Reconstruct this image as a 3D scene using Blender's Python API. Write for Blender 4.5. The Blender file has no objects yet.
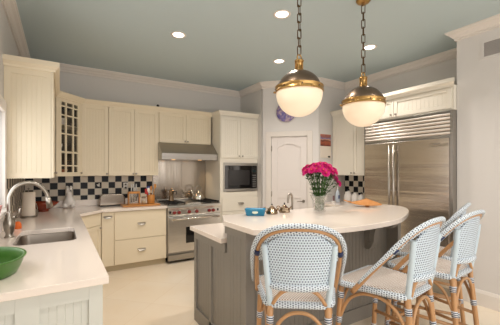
import bpy, bmesh, math, random
from mathutils import Vector, Matrix
random.seed(7)
S = bpy.context.scene
COL = S.collection
R = math.radians
PI = math.pi

# ---------------------------------------------------------------- camera
cd = bpy.data.cameras.new('camera'); cam = bpy.data.objects.new('camera', cd); COL.objects.link(cam)
cam.location = (0, 0, 1.45); cam.rotation_euler = (R(90), 0, R(-31.7))
cd.sensor_width = 36; cd.sensor_fit = 'HORIZONTAL'; cd.lens = 308 / 500 * 36
cd.shift_y = 9.0 / 500; cd.clip_start = 0.02
S.camera = cam
# ---------------------------------------------------------------- world, daylight, exposure
w = bpy.data.worlds.new('world'); S.world = w; w.use_nodes = True
bg = w.node_tree.nodes['Background']; bg.inputs[0].default_value = (1.0, 0.975, 0.94, 1); bg.inputs[1].default_value = 1.3
S.view_settings.view_transform = 'Standard'; S.view_settings.look = 'None'
S.view_settings.exposure = 0.2; S.view_settings.gamma = 1.0; S.view_settings.use_curve_mapping = False
def area(name, loc, rot, sx, sy, power, col):
    l = bpy.data.lights.new(name, 'AREA'); l.shape = 'RECTANGLE'; l.size = sx; l.size_y = sy; l.energy = power; l.color = col
    o = bpy.data.objects.new(name, l); COL.objects.link(o); o.location = loc; o.rotation_euler = rot; return o
# daylight from the open living room behind the viewer, and from the window over the sink
area('daylight_behind', (1.6, -2.4, 1.7), (R(90), 0, 0), 3.6, 2.2, 40, (1.0, 0.96, 0.91))
area('window_daylight', (-0.62, 2.65, 1.58), (0, R(-90), 0), 0.85, 1.5, 8, (0.9, 0.95, 1.0))
CAN_POWER = 50.0
UNDER_POWER = 1.6

# ---------------------------------------------------------------- materials
def srgb(c):
    return tuple(((x / 255) / 12.92 if x / 255 <= 0.04045 else ((x / 255 + 0.055) / 1.055) ** 2.4) for x in c) + (1,)
def mat(name, rgb, rough=0.5, metal=0.0, noise=0.0, nscale=8, bump=0.0, bscale=60, emit=None, es=1.0, trans=0.0, ior=1.45, stretch=(1, 1, 1), coat=0.0, spec=None):
    m = bpy.data.materials.new(name); m.use_nodes = True; nt = m.node_tree; b = nt.nodes['Principled BSDF']
    c = srgb(rgb); b.inputs['Base Color'].default_value = c
    b.inputs['Roughness'].default_value = rough; b.inputs['Metallic'].default_value = metal
    b.inputs['Transmission Weight'].default_value = trans; b.inputs['IOR'].default_value = ior
    b.inputs['Coat Weight'].default_value = coat
    if spec is not None: b.inputs['Specular IOR Level'].default_value = spec
    if emit: b.inputs['Emission Color'].default_value = srgb(emit); b.inputs['Emission Strength'].default_value = es
    if noise or bump:
        tc = nt.nodes.new('ShaderNodeTexCoord'); mp = nt.nodes.new('ShaderNodeMapping'); mp.inputs['Scale'].default_value = stretch
        nt.links.new(tc.outputs['Object'], mp.inputs[0])
    if noise:
        n = nt.nodes.new('ShaderNodeTexNoise'); n.inputs['Scale'].default_value = nscale; n.inputs['Detail'].default_value = 5
        nt.links.new(mp.outputs[0], n.inputs['Vector'])
        mx = nt.nodes.new('ShaderNodeMixRGB'); lo = tuple(max(0, x * (1 - noise)) for x in c[:3]) + (1,); hi = tuple(min(1, x * (1 + noise)) for x in c[:3]) + (1,)
        mx.inputs[1].default_value = lo; mx.inputs[2].default_value = hi
        nt.links.new(n.outputs[0], mx.inputs[0]); nt.links.new(mx.outputs[0], b.inputs['Base Color'])
    if bump:
        n2 = nt.nodes.new('ShaderNodeTexNoise'); n2.inputs['Scale'].default_value = bscale; nt.links.new(mp.outputs[0], n2.inputs['Vector'])
        bp = nt.nodes.new('ShaderNodeBump'); bp.inputs['Strength'].default_value = bump; bp.inputs['Distance'].default_value = 0.01
        nt.links.new(n2.outputs[0], bp.inputs['Height']); nt.links.new(bp.outputs[0], b.inputs['Normal'])
    return m
def M_(nt, op, a, b_=None):
    n = nt.nodes.new('ShaderNodeMath'); n.operation = op
    for i, v in enumerate((a, b_)):
        if v is None: continue
        if isinstance(v, (int, float)): n.inputs[i].default_value = v
        else: nt.links.new(v, n.inputs[i])
    return n.outputs[0]
def checker_mat(name, ax, x0, z0, p=0.099):
    """navy and cream square wall tiles with grout, laid on the wall's own coordinates (ax: 0 = x, 1 = y)"""
    m = bpy.data.materials.new(name); m.use_nodes = True; nt = m.node_tree; b = nt.nodes['Principled BSDF']
    tc = nt.nodes.new('ShaderNodeTexCoord'); sp = nt.nodes.new('ShaderNodeSeparateXYZ'); nt.links.new(tc.outputs['Object'], sp.inputs[0])
    u = M_(nt, 'DIVIDE', M_(nt, 'SUBTRACT', sp.outputs[ax], x0), p); v = M_(nt, 'DIVIDE', M_(nt, 'SUBTRACT', sp.outputs[2], z0), p)
    fu = M_(nt, 'FLOOR', u); fv = M_(nt, 'FLOOR', v)
    par = M_(nt, 'FLOORED_MODULO', M_(nt, 'ADD', fu, fv), 2.0)
    du = M_(nt, 'ABSOLUTE', M_(nt, 'SUBTRACT', M_(nt, 'SUBTRACT', u, fu), 0.5)); dv = M_(nt, 'ABSOLUTE', M_(nt, 'SUBTRACT', M_(nt, 'SUBTRACT', v, fv), 0.5))
    g = M_(nt, 'GREATER_THAN', M_(nt, 'MAXIMUM', du, dv), 0.475)
    mx = nt.nodes.new('ShaderNodeMixRGB'); mx.inputs[1].default_value = srgb((9, 10, 19)); mx.inputs[2].default_value = srgb((222, 212, 196)); nt.links.new(par, mx.inputs[0])
    m2 = nt.nodes.new('ShaderNodeMixRGB'); m2.inputs[2].default_value = srgb((196, 188, 176)); nt.links.new(g, m2.inputs[0]); nt.links.new(mx.outputs[0], m2.inputs[1])
    nt.links.new(m2.outputs[0], b.inputs['Base Color']); b.inputs['Roughness'].default_value = 0.4; b.inputs['Specular IOR Level'].default_value = 0.25
    bp = nt.nodes.new('ShaderNodeBump'); bp.invert = True; bp.inputs['Strength'].default_value = 0.4; bp.inputs['Distance'].default_value = 0.003
    nt.links.new(g, bp.inputs['Height']); nt.links.new(bp.outputs[0], b.inputs['Normal'])
    return m
def weave_mat(name, base, dot, pu=0.0145, pv=0.0135, wu=0.27, wv=0.27, stripe=None):
    m = bpy.data.materials.new(name); m.use_nodes = True; nt = m.node_tree; b = nt.nodes['Principled BSDF']
    tc = nt.nodes.new('ShaderNodeTexCoord'); sp = nt.nodes.new('ShaderNodeSeparateXYZ'); nt.links.new(tc.outputs['UV'], sp.inputs[0])
    v = M_(nt, 'DIVIDE', sp.outputs[1], pv); fv = M_(nt, 'FLOOR', v)
    u = M_(nt, 'ADD', M_(nt, 'DIVIDE', sp.outputs[0], pu), M_(nt, 'MULTIPLY', M_(nt, 'FLOORED_MODULO', fv, 2.0), 0.5))
    du = M_(nt, 'ABSOLUTE', M_(nt, 'SUBTRACT', M_(nt, 'FRACT', u), 0.5)); dv = M_(nt, 'ABSOLUTE', M_(nt, 'SUBTRACT', M_(nt, 'SUBTRACT', v, fv), 0.5))
    d = M_(nt, 'MULTIPLY', M_(nt, 'LESS_THAN', du, wu), M_(nt, 'LESS_THAN', dv, wv))
    mx = nt.nodes.new('ShaderNodeMixRGB'); mx.inputs[1].default_value = srgb(base); mx.inputs[2].default_value = srgb(dot)
    nt.links.new(d, mx.inputs[0]); nt.links.new(mx.outputs[0], b.inputs['Base Color']); b.inputs['Roughness'].default_value = 0.45
    bp = nt.nodes.new('ShaderNodeBump'); bp.inputs['Strength'].default_value = 0.5; bp.inputs['Distance'].default_value = 0.002
    nt.links.new(M_(nt, 'ADD', du, dv), bp.inputs['Height']); nt.links.new(bp.outputs[0], b.inputs['Normal'])
    return m
def floor_mat():
    m = bpy.data.materials.new('travertine'); m.use_nodes = True; nt = m.node_tree; b = nt.nodes['Principled BSDF']
    tc = nt.nodes.new('ShaderNodeTexCoord'); mp = nt.nodes.new('ShaderNodeMapping'); mp.inputs['Rotation'].default_value = (0, 0, R(45)); nt.links.new(tc.outputs['Object'], mp.inputs[0])
    br = nt.nodes.new('ShaderNodeTexBrick'); br.offset = 0; br.inputs['Scale'].default_value = 1; br.inputs['Brick Width'].default_value = 0.61; br.inputs['Row Height'].default_value = 0.61
    br.inputs['Mortar Size'].default_value = 0.003; br.inputs['Mortar Smooth'].default_value = 0.3
    br.inputs['Color1'].default_value = srgb((234, 220, 200)); br.inputs['Color2'].default_value = srgb((237, 224, 205)); br.inputs['Mortar'].default_value = srgb((226, 208, 184))
    nt.links.new(mp.outputs[0], br.inputs['Vector'])
    n = nt.nodes.new('ShaderNodeTexNoise'); n.inputs['Scale'].default_value = 2.2; n.inputs['Detail'].default_value = 7; nt.links.new(mp.outputs[0], n.inputs['Vector'])
    mx = nt.nodes.new('ShaderNodeMixRGB'); mx.blend_type = 'MULTIPLY'; mx.inputs[0].default_value = 0.35
    cr = nt.nodes.new('ShaderNodeValToRGB'); cr.color_ramp.elements[0].position = 0.3; cr.color_ramp.elements[0].color = srgb((244, 230, 208)); cr.color_ramp.elements[1].position = 0.7; cr.color_ramp.elements[1].color = (1, 1, 1, 1)
    nt.links.new(n.outputs[0], cr.inputs[0]); nt.links.new(br.outputs[0], mx.inputs[1]); nt.links.new(cr.outputs[0], mx.inputs[2])
    nt.links.new(mx.outputs[0], b.inputs['Base Color']); b.inputs['Roughness'].default_value = 0.28
    return m
def picture_mat(name):
    """a landscape print: evening sky over red rocks, on the print's own coordinates"""
    m = bpy.data.materials.new(name); m.use_nodes = True; nt = m.node_tree; b = nt.nodes['Principled BSDF']
    tc = nt.nodes.new('ShaderNodeTexCoord'); sp = nt.nodes.new('ShaderNodeSeparateXYZ'); nt.links.new(tc.outputs['Generated'], sp.inputs[0])
    n = nt.nodes.new('ShaderNodeTexNoise'); n.inputs['Scale'].default_value = 3.5; nt.links.new(tc.outputs['Generated'], n.inputs['Vector'])
    v = M_(nt, 'ADD', sp.outputs[2], M_(nt, 'MULTIPLY', M_(nt, 'SUBTRACT', n.outputs[0], 0.5), 0.45))
    cr = nt.nodes.new('ShaderNodeValToRGB'); e = cr.color_ramp.elements
    e[0].position = 0; e[0].color = srgb((92, 42, 34)); e[1].position = 1; e[1].color = srgb((190, 120, 96))
    for p, c in ((0.3, (170, 88, 60)), (0.45, (80, 42, 44)), (0.55, (206, 150, 120)), (0.66, (110, 116, 160)), (0.82, (150, 90, 84))):
        k = e.new(p); k.color = srgb(c)
    nt.links.new(v, cr.inputs[0]); nt.links.new(cr.outputs[0], b.inputs['Base Color']); b.inputs['Roughness'].default_value = 0.4
    return m
def marble_plate_mat():
    m = bpy.data.materials.new('purple_glaze'); m.use_nodes = True; nt = m.node_tree; b = nt.nodes['Principled BSDF']
    tc = nt.nodes.new('ShaderNodeTexCoord'); n = nt.nodes.new('ShaderNodeTexNoise'); n.inputs['Scale'].default_value = 22; n.inputs['Detail'].default_value = 3
    nt.links.new(tc.outputs['Object'], n.inputs['Vector']); cr = nt.nodes.new('ShaderNodeValToRGB'); e = cr.color_ramp.elements
    e[0].position = 0.38; e[0].color = srgb((104, 96, 156)); e[1].position = 0.62; e[1].color = srgb((182, 160, 172)); k = e.new(0.5); k.color = srgb((140, 120, 160))
    nt.links.new(n.outputs[0], cr.inputs[0]); nt.links.new(cr.outputs[0], b.inputs['Base Color']); b.inputs['Roughness'].default_value = 0.25
    return m
def steel_mat(name, rgb=(190, 186, 180), rough=0.24, wave=0.35, stretch=(0.6, 0.6, 9)):
    m = mat(name, rgb, rough, 1.0, noise=0.10, nscale=14, bump=wave, bscale=1.1, stretch=stretch); return m

MT = {}
MT['cab'] = mat('cream_cabinet_paint', (230, 216, 190), 0.42)
MT['cabw'] = mat('white_cabinet_paint', (229, 222, 208), 0.42)
MT['cabg'] = mat('pale_grey_green_cabinet_paint', (208, 208, 200), 0.45)
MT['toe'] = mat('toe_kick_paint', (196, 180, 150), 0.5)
MT['wall'] = mat('wall_paint', (214, 209, 204), 0.7)
MT['wallr'] = mat('right_wall_paint', (219, 214, 210), 0.7)
MT['ceil'] = mat('ceiling_paint', (188, 202, 204), 0.55)
MT['trim'] = mat('trim_paint', (226, 218, 210), 0.45)
MT['door'] = mat('door_paint', (230, 222, 217), 0.4)
MT['count'] = mat('pale_quartz', (236, 223, 212), 0.16, noise=0.03, nscale=120, coat=0.3)
MT['isl'] = mat('taupe_island_paint', (137, 132, 125), 0.45)
MT['steel'] = steel_mat('brushed_stainless', (222, 218, 212), 0.28)
MT['steelr'] = mat('hood_stainless', (172, 168, 162), 0.3, 1.0, noise=0.08, nscale=60, stretch=(0.05, 1, 1))
MT['fridge'] = steel_mat('fridge_stainless', (214, 206, 198), 0.22, 1.0, (0.35, 0.35, 8))
MT['splash'] = steel_mat('backsplash_stainless', (176, 166, 154), 0.18, 0.5, (6, 6, 0.5))
MT['chrome'] = mat('polished_metal', (214, 208, 200), 0.14, 1.0)
MT['nickel'] = mat('brushed_nickel', (168, 160, 150), 0.28, 1.0)
MT['black'] = mat('black_iron', (26, 25, 25), 0.5)
MT['glossblack'] = mat('black_glass', (12, 12, 14), 0.08, coat=0.5)
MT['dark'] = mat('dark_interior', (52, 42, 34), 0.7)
MT['red'] = mat('red_knob', (122, 22, 20), 0.3)
MT['brass'] = mat('aged_brass', (186, 148, 92), 0.3, 1.0, noise=0.15, nscale=25)
MT['bronze'] = mat('dark_bronze', (124, 106, 90), 0.36, 1.0, noise=0.15, nscale=12)
MT['chain'] = mat('antique_bronze_chain', (96, 74, 50), 0.4, 0.9)
MT['globe'] = mat('milk_glass', (214, 202, 182), 0.3, emit=(255, 222, 182), es=0.36)
MT['lamp'] = mat('lamp_glow', (255, 250, 240), 0.5, emit=(255, 240, 220), es=5.0)
MT['warmlamp'] = mat('warm_lamp_glow', (255, 220, 170), 0.5, emit=(255, 190, 120), es=1.5)
MT['white'] = mat('white_ceramic', (232, 226, 220), 0.3)
MT['paper'] = mat('white_paper', (226, 214, 200), 0.9)
MT['glass'] = mat('clear_glass', (240, 246, 244), 0.03, trans=1.0, ior=1.3)
def thin_glass(name, mix):
    m = bpy.data.materials.new(name); m.use_nodes = True; nt = m.node_tree; nt.nodes.remove(nt.nodes['Principled BSDF'])
    t = nt.nodes.new('ShaderNodeBsdfTransparent'); g = nt.nodes.new('ShaderNodeBsdfGlossy'); g.inputs['Roughness'].default_value = 0.04
    x = nt.nodes.new('ShaderNodeMixShader'); x.inputs[0].default_value = mix
    nt.links.new(t.outputs[0], x.inputs[1]); nt.links.new(g.outputs[0], x.inputs[2]); nt.links.new(x.outputs[0], nt.nodes['Material Output'].inputs[0]); return m
MT['pane'] = thin_glass('window_glass', 0.06)
MT['water'] = mat('water', (235, 245, 240), 0.02, trans=1.0, ior=1.2)
MT['wood'] = mat('orange_maple', (198, 134, 66), 0.4, noise=0.2, nscale=9, stretch=(1, 6, 1))
MT['leafwood'] = mat('amber_wood', (198, 132, 66), 0.35, noise=0.2, nscale=14, stretch=(2, 12, 2))
MT['redwood'] = mat('red_brown_wood', (132, 50, 26), 0.22, noise=0.35, nscale=10)
MT['green'] = mat('green_plastic', (66, 112, 40), 0.32)
MT['blue'] = mat('teal_glazed_ceramic', (30, 120, 156), 0.25)
MT['pink'] = mat('pink_petal', (220, 38, 132), 0.6, noise=0.35, nscale=60)
MT['yellow'] = mat('yellow_flower_centre', (220, 150, 50), 0.6)
MT['stem'] = mat('flower_stem', (70, 104, 46), 0.6, noise=0.3, nscale=40)
MT['leaf'] = mat('flower_leaf', (52, 84, 40), 0.6, noise=0.3, nscale=40)
MT['rattan'] = mat('honey_rattan', (186, 140, 96), 0.35, noise=0.22, nscale=16, stretch=(3, 3, 1), coat=0.2)
MT['navy'] = mat('navy_binding', (38, 52, 92), 0.5)
MT['sky_wrap'] = weave_mat('pale_blue_wrap', (206, 220, 228), (186, 202, 214), 0.02, 0.006, 0.5, 0.2)
MT['weave'] = weave_mat('navy_dotted_weave', (206, 218, 228), (36, 50, 88), 0.0145, 0.0135, 0.23, 0.25)
MT['weaveb'] = weave_mat('navy_edged_weave', (216, 224, 230), (30, 42, 78), 0.0135, 0.014, 0.25, 0.27)
MT['seat'] = weave_mat('tan_striped_weave', (222, 219, 215), (150, 118, 94), 0.0145, 0.0135, 0.27, 0.4)
MT['bands'] = weave_mat('navy_and_white_bands', (228, 230, 232), (40, 52, 86), 1.0, 0.012, 0.6, 0.27)
MT['orange'] = mat('orange_rubber', (232, 110, 40), 0.5)
MT['bluepl'] = mat('blue_plastic', (40, 60, 130), 0.4)
MT['redpl'] = mat('red_plastic', (180, 40, 36), 0.4)
MT['grille'] = mat('grey_vent_paint', (168, 162, 158), 0.5)
MT['pewter'] = mat('pewter', (150, 130, 108), 0.25, 1.0)

# ---------------------------------------------------------------- mesh helpers
class MB:
    def __init__(s): s.bm = bmesh.new(); s.uv = s.bm.loops.layers.uv.new('UVMap')
    def box(s, x0, x1, y0, y1, z0, z1, bev=0.0):
        r = bmesh.ops.create_cube(s.bm, size=1); vs = r['verts']
        for v in vs: v.co = Vector(((x0 + x1) / 2 + v.co.x * (x1 - x0), (y0 + y1) / 2 + v.co.y * (y1 - y0), (z0 + z1) / 2 + v.co.z * (z1 - z0)))
        if bev > 0:
            es = list({e for v in vs for e in v.link_edges}); bmesh.ops.bevel(s.bm, geom=es, offset=bev, segments=2, affect='EDGES', profile=0.5)
        return s
    def tube(s, pts, r, seg=10, closed=False, cap=True):
        pts = [Vector(p) for p in pts]; n = len(pts); rs = r if isinstance(r, (list, tuple)) else [r] * n
        rings = []; prev = None; L = 0; Ls = []
        for i, p in enumerate(pts):
            if closed: t = (pts[(i + 1) % n] - pts[i - 1]).normalized()
            else: t = (pts[min(i + 1, n - 1)] - pts[max(i - 1, 0)]).normalized()
            if prev is None:
                a = Vector((0, 0, 1)) if abs(t.z) < 0.9 else Vector((1, 0, 0)); nrm = t.cross(a).normalized()
            else:
                nrm = prev - t * prev.dot(t); nrm = nrm.normalized() if nrm.length > 1e-6 else t.orthogonal().normalized()
            prev = nrm; bn = t.cross(nrm)
            rings.append([s.bm.verts.new(p + nrm * math.cos(k * 2 * PI / seg) * rs[i] + bn * math.sin(k * 2 * PI / seg) * rs[i]) for k in range(seg)])
            if i: L += (p - pts[i - 1]).length
            Ls.append(L)
        if closed: L += (pts[0] - pts[-1]).length
        rm = sum(rs) / n; circ = 2 * PI * rm
        m = n if closed else n - 1
        for i in range(m):
            j = (i + 1) % n; l0 = Ls[i]; l1 = Ls[j] if j else L
            for k in range(seg):
                k2 = (k + 1) % seg
                f = s.bm.faces.new((rings[i][k], rings[i][k2], rings[j][k2], rings[j][k])); f.smooth = True
                for lp, uvc in zip(f.loops, ((k / seg * circ, l0), ((k + 1) / seg * circ, l0), ((k + 1) / seg * circ, l1), (k / seg * circ, l1))): lp[s.uv].uv = uvc
        if cap and not closed:
            s.bm.faces.new(list(reversed(rings[0]))); s.bm.faces.new(rings[-1])
        return s
    def cyl(s, c, r, h, axis='z', seg=20, r2=None):
        c = Vector(c); d = {'x': Vector((1, 0, 0)), 'y': Vector((0, 1, 0)), 'z': Vector((0, 0, 1))}[axis] if isinstance(axis, str) else Vector(axis).normalized()
        return s.tube([c, c + d * h], [r, r if r2 is None else r2], seg)
    def lathe(s, prof, c=(0, 0, 0), seg=28, M=None, smooth=True, sx=1, sy=1):
        c = Vector(c); rings = []
        for r, z in prof:
            ring = []
            for k in range(seg):
                a = k * 2 * PI / seg; p = Vector((max(r, 1e-4) * math.cos(a) * sx, max(r, 1e-4) * math.sin(a) * sy, z))
                if M: p = M @ p
                ring.append(s.bm.verts.new(c + p))
            rings.append(ring)
        for i in range(len(rings) - 1):
            for k in range(seg):
                k2 = (k + 1) % seg; f = s.bm.faces.new((rings[i][k], rings[i][k2], rings[i + 1][k2], rings[i + 1][k])); f.smooth = smooth
        s.bm.faces.new(list(reversed(rings[0]))); s.bm.faces.new(rings[-1])
        return s
    def prism(s, poly, z0, z1, holes=()):
        """horizontal slab of an outline, with holes"""
        allv = []; es = []
        for L in [poly] + list(holes):
            vs = [s.bm.verts.new((x, y, z1)) for x, y in L]; allv.append(vs)
            for i in range(len(vs)): es.append(s.bm.edges.new((vs[i], vs[(i + 1) % len(vs)])))
        if holes:
            r = bmesh.ops.triangle_fill(s.bm, edges=es, use_beauty=True); top = [g for g in r['geom'] if isinstance(g, bmesh.types.BMFace)]
        else: top = [s.bm.faces.new(allv[0])]
        mp = {}
        for vs in allv:
            for v in vs: mp[v] = s.bm.verts.new((v.co.x, v.co.y, z0))
        for f in top: s.bm.faces.new([mp[v] for v in reversed(f.verts[:])])
        for vs in allv:
            for i in range(len(vs)): a, b = vs[i], vs[(i + 1) % len(vs)]; s.bm.faces.new((a, b, mp[b], mp[a]))
        return s
    def extr(s, prof, a, b, up=(0, 0, 1), side=None, ext=(0, 0)):
        """sweep a 2-D profile (out, up) straight from a to b; side = outward direction"""
        a = Vector(a); b = Vector(b); up = Vector(up); side = Vector(side).normalized()
        t = (b - a).normalized()
        A = [s.bm.verts.new(a + side * p[0] + up * p[1] - t * p[0] * ext[0]) for p in prof]; B = [s.bm.verts.new(b + side * p[0] + up * p[1] + t * p[0] * ext[1]) for p in prof]
        n = len(prof)
        for i in range(n): s.bm.faces.new((A[i], A[(i + 1) % n], B[(i + 1) % n], B[i]))
        s.bm.faces.new(A[::-1]); s.bm.faces.new(B)
        return s
    def bead(s, x0, x1, y, z0, z1, pitch=0.045, d=0.004, t=0.01):
        """beadboard face at plane y (front towards -y) with vertical grooves"""
        n = max(1, round((x1 - x0) / pitch)); p = (x1 - x0) / n; pts = []
        for i in range(n):
            a = x0 + i * p; b = a + p
            if i: pts += [(a + d, y)]
            else: pts += [(a, y)]
            if i < n - 1: pts += [(b - d, y), (b, y + d)]
            else: pts += [(b, y)]
        pts += [(x1, y + t), (x0, y + t)]
        A = [s.bm.verts.new((q[0], q[1], z0)) for q in pts]; B = [s.bm.verts.new((q[0], q[1], z1)) for q in pts]; n = len(pts)
        for i in range(n): s.bm.faces.new((A[i], A[(i + 1) % n], B[(i + 1) % n], B[i]))
        s.bm.faces.new(A[::-1]); s.bm.faces.new(B); return s
    def xf(s, M):
        bmesh.ops.transform(s.bm, matrix=M, verts=s.bm.verts[:]); return s
    def build(s, name, m, parent=None, smooth=False, bev=0.0, mods=None):
        bmesh.ops.recalc_face_normals(s.bm, faces=s.bm.faces[:])
        me = bpy.data.meshes.new(name); s.bm.to_mesh(me); s.bm.free()
        if smooth:
            for p in me.polygons: p.use_smooth = True
        me.materials.append(MT[m] if isinstance(m, str) else m)
        o = bpy.data.objects.new(name, me); COL.objects.link(o)
        if parent: o.parent = parent
        if bev:
            b = o.modifiers.new('bevel', 'BEVEL'); b.width = bev; b.segments = 2; b.limit_method = 'ANGLE'; b.angle_limit = R(50)
        return o
def thing(name, label, cat, loc=(0, 0, 0), rz=0, group=None):
    o = bpy.data.objects.new(name, None); o.empty_display_size = 0.1; COL.objects.link(o); o.location = loc; o.rotation_euler = (0, 0, rz)
    o['label'] = label; o['category'] = cat
    if group: o['group'] = group
    return o
def tag(o, label, cat, group=None, kind=None):
    o['label'] = label; o['category'] = cat
    if group: o['group'] = group
    if kind: o['kind'] = kind
    return o
def struct(o): o['kind'] = 'structure'; return o
def bez(pts, n=12):
    """Catmull-Rom through points"""
    P = [Vector(p) for p in pts]; P = [2 * P[0] - P[1]] + P + [2 * P[-1] - P[-2]]; out = []
    for i in range(1, len(P) - 2):
        for k in range(n):
            t = k / n; a, b, c, d = P[i - 1:i + 3]
            out.append(0.5 * ((2 * b) + (c - a) * t + (2 * a - 5 * b + 4 * c - d) * t * t + (3 * b - a - 3 * c + d) * t ** 3))
    out.append(P[-2]); return out

# ================================================================ STRUCTURE
CEIL = 3.05; WL = -0.44; WB = 5.42; WR = 4.45; WS = 3.88; YS = 1.762; YF = -2.5
P0 = Vector((3.12, 4.62)); P1 = Vector((3.80, 3.90)); WP = 3.90
MT['floor'] = floor_mat()
struct(MB().box(WL - .2, WR + .2, YF, WB + .2, -0.1, 0).build('floor', 'floor'))
struct(MB().box(WL - .2, WR + .2, YF, WB + .2, CEIL, CEIL + .1).build('ceiling', 'ceil'))
# left wall with a window opening over the sink
wy0, wy1, wz0, wz1 = 1.90, 3.50, 1.12, 1.98
struct(MB().box(WL - .12, WL, YF, wy0, 0, CEIL).box(WL - .12, WL, wy1, WB, 0, CEIL).box(WL - .12, WL, wy0, wy1, 0, wz0).box(WL - .12, WL, wy0, wy1, wz1, CEIL).build('wall_left', 'wall'))
struct(MB().box(WL - .12, 3.2, WB, WB + .12, 0, CEIL).build('wall_back', 'wall'))
dd = (P1 - P0).normalized(); nn = Vector((dd.y, -dd.x))     # pantry wall direction and outward normal (towards the room)
if nn.x > 0: nn = -nn
angP = math.atan2(dd.y, dd.x)
LP = (P1 - P0).length
# pantry closet walls
struct(MB().box(3.12, 3.22, 4.66, WB, 0, CEIL).build('wall_pantry_side', 'wall'))
pw = MB()
t0, t1, dh = 0.16 * LP, 0.805 * LP, 2.07
pw.box(0, t0, 0, .1, 0, CEIL).box(t1, LP, 0, .1, 0, CEIL).box(t0, t1, 0, .1, dh, CEIL)
pw.xf(Matrix.Translation((P0.x, P0.y, 0)) @ Matrix.Rotation(angP, 4, 'Z'))
struct(pw.build('wall_pantry', 'wallr'))
struct(MB().box(3.80, WR, WP, WP + .1, 0, CEIL).build('wall_pantry_front', 'wall'))
struct(MB().box(WR, WR + .12, YS - .1, WP + .1, 0, CEIL).build('wall_right', 'wall'))
struct(MB().box(WS, WR + .12, YF, YS, 0, CEIL).build('wall_right_near', 'wallr'))
# crown mouldings: profile (out, up from ceiling)
CR = [(0, 0), (.09, 0), (.09, -.014), (.078, -.02), (.074, -.03), (.05, -.045), (.032, -.07), (.018, -.078), (.018, -.102), (0, -.102)]
def crown(name, a, b, side, ext=(0, 0)): struct(MB().extr(CR, (*a, CEIL), (*b, CEIL), side=side, ext=ext).build(name, 'trim'))
crown('trim_1', (WL, YF), (WL, WB), (1, 0, 0), (0, -1))
crown('trim_2', (WL, WB), (3.12, WB), (0, -1, 0), (-1, -1))
crown('trim_3', (3.12, WB), tuple(P0), (-1, 0, 0), (-1, .4))
crown('trim_4', tuple(P0), tuple(P1), (nn.x, nn.y, 0), (.4, .4))
crown('trim_5', tuple(P1), (WR, WP), (0, -1, 0), (.4, -1))
crown('trim_6', (WR, WP), (WR, YS), (-1, 0, 0), (-1, -1))
crown('trim_7', (WR, YS), (WS, YS), (0, 1, 0), (-1, 1))
crown('trim_8', (WS, YS), (WS, YF), (-1, 0, 0), (1, 0))
BB = [(0, 0), (.018, 0), (.018, .135), (.012, .15), (.006, .165), (0, .168)]
struct(MB().extr(BB, (WS, YS, 0), (WS, YF, 0), side=(-1, 0, 0)).build('baseboard_right', 'trim'))
struct(MB().extr([(0, 0), (.016, 0), (.016, .14), (0, .15)], (P0.x + dd.x * .0, P0.y, 0), (P0.x + dd.x * (t0 - .09), P0.y + dd.y * (t0 - .09), 0), side=(nn.x, nn.y, 0)).build('baseboard_pantry', 'trim'))
# checkered tile backsplashes
MT['tile_b'] = checker_mat('checkered_tile_back', 0, 0.172, 1.281)
MT['tile_l'] = checker_mat('checkered_tile_left', 1, 5.41 - 0.099, 1.281)
MT['tile_r'] = checker_mat('checkered_tile_right', 1, 3.592, 1.281)
struct(MB().box(WL + .008, 1.365, WB - .008, WB - .0005, 1.012, 1.40).build('wall_tile_back', 'tile_b'))
struct(MB().box(WL + .0005, WL + .008, 3.61, WB - .008, 1.012, 1.40).build('wall_tile_left', 'tile_l'))
struct(MB().box(WR - .008, WR - .0005, 3.0, WP - .001, 1.012, 1.40).build('wall_tile_right', 'tile_r'))

# window over the sink
win = struct(bpy.data.objects.new('window_1', None)); COL.objects.link(win)
c = MB(); X = WL
c.box(X, X + .025, wy0 - .1, wy0, wz0, wz1 + .1, .003).box(X, X + .025, wy1, wy1 + .09, wz0, wz1 + .1, .003).box(X, X + .03, wy0, wy1, wz1, wz1 + .1, .003)
c.build('casing', 'trim', win)
MB().box(X - .11, X + .06, wy0 - .12, wy1 + .09, wz0 - .03, wz0, .004).build('window_sill', 'trim', win)
c = MB(); c.box(X - .09, X - .05, wy0, wy0 + .05, wz0, wz1).box(X - .09, X - .05, wy1 - .05, wy1, wz0, wz1).box(X - .09, X - .05, wy0, wy1, wz0, wz0 + .05).box(X - .09, X - .05, wy0, wy1, wz1 - .05, wz1).box(X - .085, X - .055, (wy0 + wy1) / 2 - .015, (wy0 + wy1) / 2 + .015, wz0, wz1)
c.build('sash', 'trim', win)
MB().box(X - .072, X - .068, wy0 + .05, wy1 - .05, wz0 + .05, wz1 - .05).build('pane', 'pane', win)

# pantry door on the diagonal wall
dr = struct(bpy.data.objects.new('door_1', None)); COL.objects.link(dr); dr.location = (P0.x, P0.y, 0); dr.rotation_euler = (0, 0, angP)
MB().box(t0 - .09, t0, -.022, 0, 0, dh + .09, .004).box(t1, t1 + .09, -.022, 0, 0, dh + .09, .004).box(t0, t1, -.022, 0, dh, dh + .09, .004).build('door_casing', 'trim', dr)
d = MB(); a0, a1 = t0 + .004, t1 - .004; st = .11
d.box(a0, a1, .022, .04, .01, dh - .004)                                     # recessed field
d.box(a0, a0 + st, .006, .03, .01, dh - .004, .002).box(a1 - st, a1, .006, .03, .01, dh - .004, .002)
d.box(a0 + st, a1 - st, .006, .03, .01, .22).box(a0 + st, a1 - st, .006, .03, .98, 1.10)
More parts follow.
